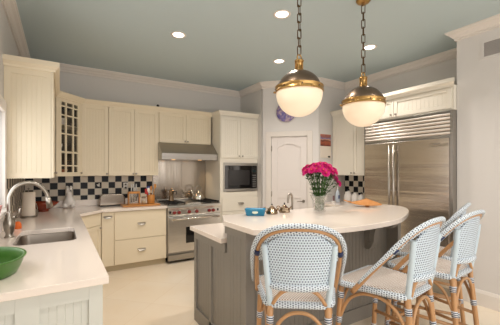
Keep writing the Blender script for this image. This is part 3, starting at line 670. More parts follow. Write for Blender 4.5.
bp = bez([(1.075, 1.70, 0), (1.25, 1.58, 0), (1.56, 1.465, 0), (1.91, 1.43, 0), (2.33, 1.48, 0), (2.77, 1.67, 0), (3.02, 1.83, 0), (3.15, 1.95, 0)], 6)
op = [(p.x, p.y) for p in bp] + [(3.20, 2.03), (3.215, 2.13), (3.19, 2.26), (3.14, 2.38), (1.20, 2.40), (1.075, 2.13)]
o = MB().prism(op, 1.031, 1.07).build('raised_countertop', 'count', bev=.004); tag(o, 'raised curved pale stone bar top of the island', 'countertop')
# island prep faucet
fc = thing('faucet', 'small gooseneck prep faucet rising behind the island bar top', 'faucet', (2.16, 2.62, .914))
MB().lathe([(.026, 0), (.027, .006), (.018, .02), (.015, .05), (.0115, .08)]).build('base', 'nickel', fc)
MB().tube([Matrix.Rotation(R(205), 4, 'Z') @ q for q in bez([(0, 0, .06), (0, 0, .20), (.006, 0, .255), (.04, 0, .295), (.08, 0, .285), (.10, 0, .24), (.102, 0, .20)], 6)], .0115, 12).build('spout', 'nickel', fc)
MB().tube([(.015, .0, .04), (.05, .02, .055), (.075, .03, .075)], [.008, .006, .005], 8).build('lever', 'nickel', fc)

# ================================================================ LIGHTS (fixtures)
def pendant(x, y, zc, label):
    Rr = .190; p = thing('pendant_lamp', label, 'pendant lamp', (x, y, 0), 0, 'globe pendant lamps over the island bar')
    MB().lathe([(.065, CEIL - .001), (.065, CEIL - .012), (.05, CEIL - .028), (.012, CEIL - .034)][::-1]).build('canopy', 'brass', p)
    MB().tube([(0, math.cos(t) * .012, CEIL - .045 + math.sin(t) * .012) for t in [k * PI / 6 for k in range(12)]], .003, 6, True).build('canopy_loop', 'brass', p)
    zt = zc + .322; ztop = CEIL - .05; n = round((ztop - zt) / .066); pitch = (ztop - zt) / n
    link = None
    for i in range(n):
        if link is None:
            H, Wd = pitch / 2 + .004, .015; pts = []
            for cx, cz, a in ((Wd - .006, H - .006, 0), (-Wd + .006, H - .006, 90), (-Wd + .006, -H + .006, 180), (Wd - .006, -H + .006, 270)):
                for k in range(4): t = R(a + 30 * k); pts.append((cx + .006 * math.cos(t), 0, cz + .006 * math.sin(t)))
            link = MB().tube(pts, .0042, 6, True).build('chain_link', 'chain', p); l = link
        else: l = link.copy(); COL.objects.link(l); l.parent = p
        l.location = (0, 0, zt + pitch * (i + .5)); l.rotation_euler = (0, 0, R(25 if i % 2 else 115))
    MB().tube([(math.cos(t) * .022, 0, zc + .296 + math.sin(t) * .022) for t in [k * PI / 8 for k in range(16)]], .0055, 8, True).build('top_loop', 'brass', p)
    b = MB().lathe([(.0, zc + .185), (.036, zc + .188), (.036, zc + .196), (.026, zc + .20), (.026, zc + .256), (.037, zc + .261), (.037, zc + .274), (.015, zc + .276), (0, zc + .276)])
    for k in range(5): a = k * 2 * PI / 5; b.cyl((math.cos(a) * .031, math.sin(a) * .031, zc + .192), .0045, .072, 'z', 8)
    b.build('neck', 'brass', p)
    N = 14; a0 = math.asin(.055 / Rr)
    MB().lathe([(Rr * math.cos(a0 + (PI / 2 - a0) * k / N), zc + Rr * math.sin(a0 + (PI / 2 - a0) * k / N)) for k in range(N + 1)], seg=40).build('dome', 'bronze', p)
    bn = MB().lathe([(Rr - .004, zc + .012), (Rr + .006, zc + .014), (Rr + .007, zc + .020), (Rr + .003, zc + .024), (Rr + .003, zc + .048), (Rr + .007, zc + .052), (Rr + .005, zc + .058), (Rr - .012, zc + .058)], seg=40).build('band', 'brass', p)
    for k in range(8):
        a = k * PI / 4 + .2; MB().lathe([(.006, 0), (.006, .004), (.003, .008), (0, .008)], (math.cos(a) * (Rr + .002), math.sin(a) * (Rr + .002), zc + .036), 10, Matrix.Rotation(a, 4, 'Z') @ Matrix.Rotation(R(90), 4, 'Y')).build('stud', 'bronze', bn)
    for k in range(3):
        a = k * 2 * PI / 3 + .35; MB().lathe([(.009, 0), (.009, .012), (.004, .018), (0, .018)], (math.cos(a) * (Rr + .004), math.sin(a) * (Rr + .004), zc + .018), 10, Matrix.Rotation(a, 4, 'Z') @ Matrix.Rotation(R(90), 4, 'Y')).build('thumbscrew', 'brass', bn)
    MB().lathe([(Rr * .985 * math.cos(t), zc + Rr * .985 * math.sin(t)) for t in [-PI / 2 + (PI / 2 + .06) * k / 16 for k in range(17)]], seg=40).build('globe', 'globe', p)
    return p
pendant(1.665, 1.93, 2.085, 'larger-looking left globe pendant on a chain over the island, nearer the viewer')
pendant(2.41, 1.89, 2.055, 'right globe pendant on a chain over the island, in front of the fridge')

cans = [(1.18, 3.50, 'recessed ceiling light above the sink-side aisle, leftmost'), (1.92, 2.49, 'recessed ceiling light nearest above the left pendant chain'),
        (2.70, 3.57, 'recessed ceiling light farthest back, near the pantry door'), (3.39, 2.56, 'recessed ceiling light right behind the right pendant chain, near the fridge')]
first = None
def can_light(x, y, label, col=(1, .92, .84), pw=None, lampmat='lamp'):
    t = thing('recessed_light', label, 'ceiling light', (x, y, CEIL), 0, 'recessed ceiling lights')
    MB().lathe([(.062, -.0005), (.088, -.0005), (.090, -.006), (.085, -.010), (.068, -.008), (.062, -.004)]).build('trim_ring', 'trim', t)
    MB().cyl((0, 0, -.001), .064, -.004, 'z', 24).build('lens', lampmat, t)
    l = bpy.data.lights.new('can_lamp', 'SPOT'); l.energy = pw or CAN_POWER; l.spot_size = R(140); l.spot_blend = .8; l.color = col; l.shadow_soft_size = .08
    lo = bpy.data.objects.new('can_lamp', l); COL.objects.link(lo); lo.parent = t; lo.location = (0, 0, -.03)
for x, y, lab in cans: can_light(x, y, lab)
for x, y, lab in ((.75, 1.7, 'added recessed ceiling light above the sink counter, out of view'), (.9, .6, 'added recessed ceiling light above the viewer, out of view'), (2.6, .6, 'added recessed ceiling light above the bar stools, out of view')):
    can_light(x, y, lab)  # extra fixtures, added out of view to brighten the room

# ================================================================ BAR STOOLS
def make_stool(label, loc, rz):
    t = thing('bar_stool', label, 'bar stool', loc, rz, 'woven rattan bistro bar stools at the island')
    r_ = .0165
    # legs and rear posts
    rear = {}
    for sx in (-1, 1):
        MB().tube(bez([(sx * .248, .225, 0), (sx * .236, .195, .40), (sx * .222, .170, .735)], 5), r_, 10).build('leg', 'rattan', t)
        rear[sx] = bez([(sx * .190, -.275, 0), (sx * .168, -.24, .40), (sx * .150, -.210, .74)], 5)
        MB().tube(rear[sx], r_ * 1.05, 10).build('leg', 'rattan', t)
    # seat pad: rounded trapezoid
    def outline(g=0.0):
        pts = []
        for cx, cy, a in ((.170, .145, 0), (-.170, .145, 90), (-.115, -.145, 180), (.115, -.145, 270)):
            for k in range(6): q = R(a + 90 * k / 5); pts.append((cx + (.065 - g) * math.cos(q), cy + (.065 - g) * math.sin(q)))
        return pts
    b = MB(); rings = []
    for g, z in ((0, .728), (.0, .745), (.006, .756), (.02, .762), (.045, .764)):
        rings.append([b.bm.verts.new((x, y, z)) for x, y in outline(g)])
    bot = b.bm.faces.new(rings[0][::-1])
    for i in range(4):
        for k in range(len(rings[0])): k2 = (k + 1) % len(rings[0]); f = b.bm.faces.new((rings[i][k], rings[i][k2], rings[i + 1][k2], rings[i + 1][k])); f.smooth = True
    b.bm.faces.new(rings[-1])
    for f in b.bm.faces:
        for lp in f.loops: lp[b.uv].uv = (lp.vert.co.x, lp.vert.co.y + lp.vert.co.z * .5)
    b.build('seat', 'seat', t)
    rim = [(x, y, .738) for x, y in outline(-.004)]
    MB().tube(rim, .019, 12, True).build('seat_rim', 'weaveb', t)
    # backrest hoop: three parallel canes
    hp = [(-.238, .085, .705), (-.236, -.03, .845), (-.229, -.135, .965), (-.214, -.20, 1.045), (-.175, -.255, 1.110), (-.100, -.290, 1.147), (0, -.302, 1.157)]
    hp = hp + [(-x, y, z) for x, y, z in hp[-2::-1]]
    C = bez(hp, 6)
    MB().tube(C, [.0165 - .0055 * min(1, min(i, len(C) - 1 - i) / 14) for i in range(len(C))], 10).build('back_hoop', 'rattan', t)
    n = len(C); nrm = []
    for i in range(n):
        tg = (C[min(i + 1, n - 1)] - C[max(i - 1, 0)]).normalized(); cen = Vector((0, -.12, .90)); o_ = (C[i] - cen); o_ -= tg * o_.dot(tg)
        nrm.append(o_.normalized())
    i0 = 12
    out = [C[i] + nrm[i] * .025 for i in range(i0 - 9, n - i0 + 9)]; inn = [C[i] - nrm[i] * .021 for i in range(i0, n - i0)]
    MB().tube(out, [.008 + .0055 * min(1, min(i, len(out) - 1 - i) / 12) for i in range(len(out))], 12).build('outer_weave', 'weaveb', t)
    MB().tube(inn, .0125, 12).build('inner_weave', 'weaveb', t)
    for i in (i0 + 3, n - i0 - 4):
        tg = (C[i + 1] - C[i]).normalized(); MB().tube([C[i] - tg * .018, C[i] + tg * .018], .0175, 12).build('hoop_binding', 'navy', t)
    # inner stiles wrapped pale blue, from rear legs up to the hoop
    st = {}
    for sx in (-1, 1):
        st[sx] = bez([(sx * .150, -.210, .73), (sx * .163, -.228, .85), (sx * .174, -.245, .98), (sx * .180, -.254, 1.07)], 5)
        MB().tube(st[sx], .0165, 12).build('back_stile', 'sky_wrap', t)
    # woven back sheet
    b = MB(); NX, NZ = 14, 12; G = []
    for j in range(NZ + 1):
        v = j / NZ; row = []
        for i in range(NX + 1):
            s_ = -1 + 2 * i / NX
            zb = .845; zt = 1.137 - .075 * abs(s_) ** 2.6; z = zb + (zt - zb) * v
            hw = .156 + .022 * v
            yc = -.222 - .035 * v - .045 * (1 - s_ * s_) * (1 - .15 * v)
            row.append((b.bm.verts.new((s_ * hw, yc, z)), (s_ * hw, z)))
        G.append(row)
    for j in range(NZ):
        for i in range(NX):
            q = (G[j][i], G[j][i + 1], G[j + 1][i + 1], G[j + 1][i]); f = b.bm.faces.new([k[0] for k in q]); f.smooth = True
            for lp, k in zip(f.loops, q): lp[b.uv].uv = k[1]
    o = b.build('back_panel', 'weave', t); m_ = o.modifiers.new('solid', 'SOLIDIFY'); m_.thickness = .008; m_.offset = 0
    MB().tube([(s_ * .160, -.222 - .047 * (1 - s_ * s_), .845) for s_ in [-1 + k / 8 for k in range(17)]], .017, 12).build('back_lower_rail', 'weaveb', t)
    # arches: above the seat at the back, below the seat on each side
    def arch(a, bb, top, name='arch_brace', r=.0105):
        a = Vector(a); bb = Vector(bb); m_ = (a + bb) / 2; m_.z = top
        q1 = a.lerp(bb, .13); q1.z = a.z + (top - a.z) * .62; q2 = a.lerp(bb, .87); q2.z = q1.z; q3 = a.lerp(bb, .3); q3.z = a.z + (top - a.z) * .92; q4 = a.lerp(bb, .7); q4.z = q3.z
        MB().tube(bez([a, q1, q3, m_, q4, q2, bb], 4), r, 8).build(name, 'rattan', t)
    arch((-.140, -.225, .745), (.140, -.225, .745), .830)
    MB().tube([(-.03, -.225, .830), (.03, -.225, .830)], .0125, 10).build('arch_binding', 'navy', t)
    arch((-.160, -.230, .50), (.160, -.230, .50), .705); arch((-.225, .19, .50), (.225, .19, .50), .705)
    arch((-.162, -.225, .50), (-.228, .185, .50), .705); arch((.162, -.225, .50), (.228, .185, .50), .705)
    # stretchers
    for z, (k) in ((.30, 1.0), (.42, 1.0)):
        xr = .190 - .055 * z; yr = -.27 + .09 * z; xf_ = .248 - .035 * z; yf = .225 - .075 * z
        if z == .30:
            MB().tube([(-xf_, yf, z), (xf_, yf, z)], .0125, 10).build('footrest', 'rattan', t); MB().tube([(-xr, yr, z), (xr, yr, z)], .0115, 10).build('stretcher', 'rattan', t)
        for sx in (-1, 1): MB().tube([(sx * xr, yr, z + (.0 if z > .4 else .0)), (sx * xf_, yf, z)], .0115, 10).build('stretcher', 'rattan', t)
    # leg bindings
    for sx in (-1, 1):
        for z in (.30, .50, .66):
            b = MB(); k = z / .74
            x = sx * (.190 - .040 * k); y = -.275 + .065 * k; b.tube([(x, y, z - .02), (x - sx * .002, y + .0035, z + .02)], .0195, 12); b.build('leg_binding', 'bands', t)
            b = MB(); x = sx * (.248 - .026 * k); y = .225 - .055 * k; b.tube([(x, y, z - .02), (x - sx * .002, y - .0027, z + .02)], .0195, 12); b.build('leg_binding', 'bands', t)
    return t
def copy_tree(o, label, loc, rz):
    def rec(a, par):
        c_ = a.copy(); COL.objects.link(c_)
        if par: c_.parent = par
        for ch in kids.get(a.name, []): rec(ch, c_)
        return c_
    kids = {}
    for q in bpy.data.objects:
        if q.parent: kids.setdefault(q.parent.name, []).append(q)
    r = rec(o, None); r.location = loc; r.rotation_euler = (0, 0, rz); r['label'] = label; return r
ST = [((1.21, 1.43, 0), -36.5, 'rattan bar stool seen from behind, nearest the left end of the island'),
      ((1.79, 1.24, 0), 8, 'second rattan bar stool from the left, seat tucked under the bar'),
      ((2.385, 1.27, 0), 4, 'third rattan bar stool, seen side-on against the right wall'),
      ((2.79, 1.52, 0), 20, 'farthest rattan bar stool, mostly hidden behind the third stool')]
s0 = make_stool(ST[0][2], ST[0][0], R(ST[0][1]))
for loc, a, lab in ST[1:]: copy_tree(s0, lab, loc, R(a))

# ================================================================ SMALL THINGS
CT = .9145; BT = 1.0705
# green oval bowl
g = thing('serving_bowl', 'large green oval plastic bowl in front of the left sink', 'bowl', (-.350, 2.09, CT), R(12))
MB().lathe([(.15, 0), (.156, .006), (.172, .04), (.186, .082), (.194, .088), (.192, .094), (.178, .090), (.164, .045), (.145, .012), (0, .010)], seg=44, sx=1.0, sy=1.25).build('bowl', 'green', g)
b = MB().tube([(math.cos(t) * .06 + .01, math.sin(t) * .075, .014) for t in [k * PI / 12 for k in range(24)]], .004, 6, True); b.build('inner_ring', mat('dark_green_plastic', (30, 84, 22), .4), g)
# paper towel
p = thing('paper_towel_holder', 'metal stand holding a white paper towel roll by the tiled corner', 'paper towel holder', (-.31, 4.42, CT))
MB().lathe([(.078, 0), (.08, .006), (.074, .012), (.0, .013)]).tube([(0, 0, .01), (0, 0, .33)], .006, 8).lathe([(.0, 0), (.012, .006), (.010, .018), (0, .024)], (0, 0, .325), 12).build('stand', 'nickel', p)
MB().tube([(.082, -.0, .008), (.084, 0, .10), (.074, .0, .16)], .004, 8).tube([(math.cos(t) * .083, math.sin(t) * .083, .022) for t in [k * PI / 12 for k in range(24)]], .0035, 6, True).build('guard_wire', 'nickel', p)
rl = MB().lathe([(.02, .02), (.065, .02), (.066, .022), (.066, .293), (.065, .295), (.02, .295)], seg=32).build('towel_roll', 'paper'); rl.location = (-.31, 4.42, CT); tag(rl, 'white roll of paper towel upright on the metal stand', 'paper towel roll')
# red-brown bowl
rb = MB().lathe([(.06, 0), (.065, .008), (.05, .014), (.10, .045), (.155, .09), (.185, .125), (.178, .127), (.145, .095), (.09, .05), (.0, .03)], seg=40).build('fruit_bowl', 'redwood'); rb.location = (-.185, 4.98, CT); tag(rb, 'wide red-brown wooden bowl behind the faucet arch', 'bowl')
# rabbit figurine (one continuous figure grown from metaball-like skin)
def skin(name, verts, edges, rad, m, parent=None, sub=2, loc=None):
    me = bpy.data.meshes.new(name); me.from_pydata(verts, edges, []); o = bpy.data.objects.new(name, me); COL.objects.link(o)
    sm = o.modifiers.new('skin', 'SKIN'); o.modifiers.new('sub', 'SUBSURF').levels = sub; o.modifiers['sub'].render_levels = sub
    lay = me.skin_vertices[0].data
    for i, r in enumerate(rad): lay[i].radius = (r, r) if isinstance(r, (int, float)) else r
    lay[0].use_root = True; sm.use_smooth_shade = True; me.materials.append(MT[m])
    if loc: o.location = loc
    if parent: o.parent = parent
    return o
o = skin('rabbit_figurine', [(0, 0, .05), (0, 0, .10), (0, -.005, .145), (0, -.02, .175), (0, -.035, .20), (-.016, -.02, .235), (-.024, -.015, .285), (.016, -.02, .235), (.024, -.015, .285), (-.045, -.02, .035), (-.05, -.06, .022), (.045, -.02, .035), (.05, -.06, .022)],
         [(0, 1), (1, 2), (2, 3), (3, 4), (3, 5), (5, 6), (3, 7), (7, 8), (0, 9), (9, 10), (0, 11), (11, 12)], [.066, .058, .040, .044, .032, .018, .019, .018, .019, .034, .024, .034, .024], 'white', loc=(.12, 5.24, CT + .0))
o.scale = (1.15, 1.15, 1.15)
o.rotation_euler = (0, 0, R(-12)); tag(o, 'white ceramic rabbit figurine standing before the tiles in the corner', 'figurine')
# toaster
t = thing('toaster', 'brushed stainless steel toaster in front of the checkered tiles', 'toaster', (.695, 5.25, CT), R(2))
b = MB(); pr = []
for x, z in [(-.182, .015), (-.187, .05), (-.180, .13), (-.162, .168), (-.13, .185), (.13, .185), (.162, .168), (.180, .13), (.187, .05), (.182, .015)]: pr.append((x, z))
A = [b.bm.verts.new((x, -.085, z)) for x, z in pr]; B = [b.bm.verts.new((x, .085, z)) for x, z in pr]; n = len(pr)
for i in range(n): b.bm.faces.new((A[i], A[(i + 1) % n], B[(i + 1) % n], B[i]))
b.bm.faces.new(A[::-1]); b.bm.faces.new(B); b.build('shell', mat('toaster_steel', (158, 146, 134), .22, 1.0, noise=.1, nscale=6), t, bev=.012)
MB().box(-.175, .175, -.08, .08, 0, .018).build('base', 'black', t)
MB().box(-.11, .11, -.045, -.015, .18, .188).box(-.11, .11, .015, .045, .18, .188).build('slots', 'black', t)
MB().box(.18, .20, -.02, .02, .10, .118, .004).build('lever', 'black', t)
# cutting board with knife block, jar, crock
cb = MB().box(-.29, .27, -.14, .09, 0, .022, .004).build('cutting_board', 'wood'); cb.location = (1.095, 5.06, CT); tag(cb, 'orange wooden cutting board under the knife block and utensil crock', 'cutting board')
Z = CT + .0225
kb = thing('knife_block', 'clear-sided wooden knife block holding three steel knives', 'knife block', (.985, 5.05, Z))
MB().box(-.085, .085, -.04, .05, 0, .012, .002).box(-.085, .085, -.04, .05, .17, .20, .002).box(-.085, -.073, -.035, .045, .012, .17).box(.073, .085, -.035, .045, .012, .17).build('frame', 'wood', kb)
MB().box(-.073, .073, -.036, -.032, .012, .17).box(-.073, .073, .04, .044, .012, .17).build('side_pane', 'pane', kb)
for i, x in enumerate((-.035, .0, .035)):
    k = thing('knife', ['steel-handled knife, leftmost in the clear knife block', 'steel-handled knife in the middle of the clear knife block', 'steel-handled knife, rightmost in the clear knife block'][i], 'knife', (.985 + x, 5.05, Z), 0, 'knives in the knife block')
    MB().box(-.013, .013, .0, .002, .03 + .01 * i, .20).build('blade', 'chrome', k)
    MB().box(-.009, .009, -.008, .010, .202, .32, .005).build('handle', 'steelr', k)
jr = thing('glass_jar', 'small squat glass jar between the knife block and the crock', 'jar', (1.135, 5.05, Z))
MB().lathe([(.034, 0), (.038, .004), (.038, .07), (.03, .085), (.03, .095), (.027, .095), (.027, .084), (.034, .07), (.034, .006), (0, .005)]).build('body', 'pane', jr)
MB().lathe([(.0, .008), (.033, .008), (.033, .05), (0, .052)]).build('contents', mat('beige_grains', (206, 184, 152), .8, noise=.3, nscale=90), jr)
MB().lathe([(.031, .095), (.033, .097), (.033, .112), (.03, .115), (0, .116)]).build('lid', 'nickel', jr)
cr = MB().lathe([(.055, 0), (.058, .003), (.060, .135), (.058, .14), (.052, .14), (.050, .01), (0, .008)]).build('utensil_crock', 'wood'); cr.location = (1.245, 5.05, Z); tag(cr, 'orange wooden crock full of cooking utensils beside the range', 'crock')
def utensil(name, lab, dx, dy, tx, ty, top, m, kind):
    top += .04
    u_ = thing(name, lab, 'cooking utensil', (1.245, 5.05, Z), 0, 'utensils in the crock')
    MB().tube([(dx, dy, .012), (dx + tx * .8, dy + ty * .8, top - .06)], [.005, .006], 8).build('handle', m, u_)
    c_ = Vector((dx + tx, dy + ty, top)); Mx = Matrix.Translation(c_ - Vector((0, 0, .03)))
    if kind == 'spoon': MB().lathe([(.004, -.045), (.016, -.025), (.021, 0), (.017, .025), (.003, .036)], sy=.3).xf(Mx).build('head', m, u_)
    elif kind == 'spatula': MB().box(-.024, .024, -.003, .003, -.045, .04, .003).xf(Mx).build('head', m, u_)
    else: MB().tube([(0, 0, -.045), (-.018, 0, -.01), (-.02, 0, .02), (0, 0, .04), (.02, 0, .02), (.018, 0, -.01)], .003, 6, True).tube([(0, 0, -.045), (0, -.018, -.01), (0, -.02, .02), (0, 0, .04), (0, .02, .02), (0, .018, -.01)], .003, 6, True).xf(Mx).build('head', m, u_)
utensil('spatula', 'blue plastic spatula standing in the wooden crock', -.02, .01, -.015, .01, .225, 'bluepl', 'spatula')
utensil('spatula', 'red plastic spatula leaning left in the wooden crock', -.02, -.02, -.055, -.01, .19, 'redpl', 'spatula')
utensil('wooden_spoon', 'wooden spoon leaning right out of the crock', .02, .0, .045, -.01, .27, 'wood', 'spoon')
utensil('wooden_spoon', 'shorter wooden spoon upright in the middle of the crock', .0, .02, .01, .0, .235, 'leafwood', 'spoon')
utensil('ladle', 'white plastic serving spoon leaning left in the wooden crock', -.01, -.01, -.035, -.02, .21, 'white', 'spoon')
# outlets on the tiles
for x, z, lab in ((.925, 1.21, 'pale outlet plate on the tiles above the toaster'),):
    t = thing('wall_outlet', lab, 'outlet', (x, WB - .008, z)); MB().box(-.036, .036, -.006, 0, -.057, .057, .003).build('plate', 'nickel', t)
    MB().box(-.016, .016, -.008, -.005, .01, .042, .002).box(-.016, .016, -.008, -.005, -.042, -.01, .002).build('sockets', 'dark', t)
lf = thing('tile_ornament', 'small pale leaf ornament on a navy tile above the toaster', 'ornament', (.52, WB - .008, 1.23))
MB().lathe([(.0, -.03), (.012, -.015), (.016, 0), (.010, .018), (0, .03)], sy=.25).xf(Matrix.Rotation(R(-55), 4, 'Y')).lathe([(.0, -.022), (.009, -.008), (.010, .004), (0, .02)], (.012, 0, .022), sy=.25).build('leaf', 'white', lf)
# black ball on cornice
o = MB().lathe([(.0, 0), (.014, .003), (.023, .016), (.023, .026), (.014, .041), (0, .045)]).build('sensor', 'black'); o.location = (1.372, 5.10, UT + .0625); tag(o, 'small black ball-shaped sensor on top of the wall cabinets', 'sensor')
# orange soap dish thing beside the faucet
sb = thing('soap_bottle', 'small orange rubber stopper beside the left faucet', 'sink stopper', (-.335, 3.60, CT)); MB().lathe([(.028, 0), (.030, .006), (.028, .045), (.018, .062), (.01, .066), (0, .067)]).build('body', 'orange', sb)
sb.name = 'rubber_stopper'
# item on the window sill
o = MB().lathe([(.035, 0), (.04, .004), (.05, .045), (.052, .06), (.047, .06), (.04, .012), (0, .01)]).build('dish', mat('pink_ceramic', (206, 150, 140), .4)); o.location = (WL + .0, 3.12, wz0 + .0005); tag(o, 'small pinkish dish on the window sill', 'dish')
# moka pot
mk = thing('moka_pot', 'faceted aluminium stovetop coffee pot on the left burner', 'coffee pot', (1.63, 5.21, .9485))
MB().lathe([(.048, 0), (.050, .004), (.034, .08)], seg=8, smooth=False).lathe([(.036, .08), (.034, .088), (.048, .165), (.048, .168)], seg=8, smooth=False).build('body', 'pewter', mk)
MB().lathe([(.048, .168), (.04, .178), (.012, .192), (.006, .194), (.006, .2), (.012, .21), (.006, .218), (0, .219)], seg=8, smooth=False).build('lid', 'pewter', mk)
MB().tube([(.044, 0, .155), (.085, 0, .162), (.095, 0, .145), (.082, 0, .10)], .007, 8).build('handle', 'black', mk)
MB().tube([(-.036, 0, .14), (-.062, 0, .172)], [.016, .005], 8).build('spout', 'chrome', mk)
# kettle
kt = thing('kettle', 'shiny steel whistling kettle on the right back burner', 'kettle', (2.11, 5.18, .9485), R(10))
kt.scale = (1.2, 1.2, 1.2)
MB().lathe([(.085, 0), (.092, .01), (.088, .035), (.06, .08), (.038, .105), (.03, .11)], seg=32).build('body', 'chrome', kt)
MB().lathe([(.031, .11), (.026, .118), (.008, .122), (.008, .13), (.014, .14), (.008, .148), (0, .149)]).build('lid', 'chrome', kt)
MB().tube([(-.06, 0, .06), (-.10, 0, .105), (-.115, 0, .135)], [.018, .012, .010], 10).build('spout', 'chrome', kt)
MB().tube(bez([(-.045, 0, .10), (-.05, 0, .17), (0, 0, .205), (.05, 0, .17), (.045, 0, .10)], 5), .007, 8).build('handle', 'nickel', kt)
# blue baking dish
bd = thing('baking_dish', 'small teal blue rectangular baking dish on the bar top', 'baking dish', (1.445, 2.250, BT), R(-36))
b = MB(); prev = None
for g, z in ((.0, 0), (.004, .004), (.014, .052), (.018, .056), (.014, .058), (.008, .054), (-.004, .01), (-.012, .008)):
    ring = [b.bm.verts.new((x, y, z)) for x, y in rrect(-.075 - g, .075 + g, -.045 - g, .045 + g, .018 + max(g, 0) * .5)]
    if prev:
        for i in range(len(ring)): f = b.bm.faces.new((prev[i], prev[(i + 1) % len(ring)], ring[(i + 1) % len(ring)], ring[i])); f.smooth = True
    else: b.bm.faces.new(ring[::-1])
    prev = ring
b.bm.faces.new(prev); b.build('dish', 'blue', bd)
MB().lathe([(.0, 0), (.026, 0), (.025, .002), (0, .003)], (0, -.056, .032), 24, Matrix.Rotation(R(78), 4, 'X'), sy=.5).build('label_oval', mat('cream_label', (214, 222, 200), .4), bd)
# two small teapots
def teapot(loc, rz, lab):
    t = thing('teapot', lab, 'teapot', loc, rz, 'small metal teapots on the bar')
    b = MB().lathe([(.050, 0), (.053, .004), (.050, .018), (.036, .045), (.020, .062), (.016, .064)], seg=10, smooth=False); b.build('body', 'pewter', t)
    MB().lathe([(.018, .063), (.012, .070), (.004, .073), (.004, .078)], seg=16).build('lid', 'pewter', t)
    MB().lathe([(0, .076), (.007, .08), (.007, .088), (0, .092)], seg=12).build('lid_knob', 'black', t)
    MB().tube(bez([(.034, 0, .045), (.062, 0, .058), (.070, 0, .038), (.048, 0, .014)], 5), .0045, 8).build('handle', 'pewter', t)
    MB().tube([(-.036, 0, .025), (-.056, 0, .045), (-.064, 0, .062)], [.010, .007, .005], 8).build('spout', 'pewter', t)
    return t
tp = teapot((1.618, 2.245, BT), R(150), 'small metal teapot on the bar top, beside the blue baking dish')
copy_tree(tp, 'small metal teapot on the bar top, right next to the prep faucet', (1.775, 2.265, BT), R(135))
# vase of flowers
vz = thing('flower_vase', 'clear flared glass vase of flowers in the middle of the bar top', 'vase', (2.095, 2.14, BT))
MB().lathe([(.056, 0), (.060, .003), (.058, .05), (.064, .10), (.088, .15), (.088, .154), (.083, .154), (.060, .10), (.053, .05), (.053, .012), (0, .010)], seg=32).build('glass', thin_glass('vase_glass', .2), vz)
MB().lathe([(0, .012), (.049, .012), (.049, .05), (.053, .075), (0, .0751)], seg=32).build('water', thin_glass('water_thin', .08), vz)
bq = thing('bouquet', 'bunch of hot pink flowers with green stems standing in the glass vase', 'flowers', (2.095, 2.14, BT))
fl0 = None; gi = 0
heads = []
while len(heads) < 44:
    a = random.uniform(0, 2 * PI); r = math.sqrt(random.random()) * .150; z = .365 + .085 * (1 - (r / .16) ** 2) + random.uniform(-.03, .015)
    p = Vector((r * math.cos(a), r * math.sin(a), z))
    if all((p - q).length > .036 for q in heads): heads.append(p)
heads += [Vector((.16, -.05, .31)), Vector((.17, -.08, .265)), Vector((.15, -.02, .34))]
for p in heads:
    d_ = Vector((p.x * 3.0, p.y * 3.0, .32)).normalized(); q = Vector((0, 0, 1)).rotation_difference(d_)
    if fl0 is None:
        b = MB()
        for ring, (nn_, rr, lift, rl_) in enumerate(((10, .042, .004, .015), (8, .033, .014, .013), (6, .020, .022, .009))):
            for k in range(nn_):
                a = 2 * PI * k / nn_ + ring * .3; ca, sa = math.cos(a), math.sin(a)
                v = [(ca * .003, sa * .003, .0), (ca * rr * .6 - sa * rl_, sa * rr * .6 + ca * rl_, lift), (ca * rr, sa * rr, lift * 1.1 - .003), (ca * rr * .6 + sa * rl_, sa * rr * .6 - ca * rl_, lift)]
                f = b.bm.faces.new([b.bm.verts.new(x) for x in v])
        fl0 = b.build('flower_head', 'pink', bq); o = fl0
        ce0 = MB().lathe([(.0, .010), (.0045, .014), (.004, .021), (0, .023)], seg=10).build('flower_centre', 'yellow', fl0); o2 = ce0
        fl0.modifiers.new('s', 'SOLIDIFY').thickness = .0012
    else:
        o = fl0.copy(); COL.objects.link(o); o.parent = bq; o2 = ce0.copy(); COL.objects.link(o2); o2.parent = o
    o.location = p; o.rotation_mode = 'QUATERNION'; o.rotation_quaternion = q
b = MB(); lf_ = MB()
for i, p in enumerate(heads):
    a_ = random.uniform(0, 2 * PI); base = Vector((.038 * math.cos(a_), .038 * math.sin(a_), .015)); neck = Vector((p.x * .33, p.y * .33, .16))
    C = bez([base, neck, p * .75 + neck * .25, p], 4); b.tube(C, .0022, 5)
    for k in range(11):
        c0 = C[random.randint(4, len(C) - 3)]; a = random.uniform(0, 2 * PI); L_ = random.uniform(.035, .065); dr_ = Vector((math.cos(a), math.sin(a), random.uniform(-.1, .6))).normalized(); sd = dr_.cross(Vector((0, 0, 1))).normalized() * .011
        lf_.bm.faces.new([lf_.bm.verts.new(v) for v in (c0, c0 + dr_ * L_ * .5 + sd, c0 + dr_ * L_, c0 + dr_ * L_ * .5 - sd)])
b.build('stems', 'stem', bq); o = lf_.build('leaves', 'leaf', bq); o['kind'] = 'stuff'; o.modifiers.new('s', 'SOLIDIFY').thickness = .001
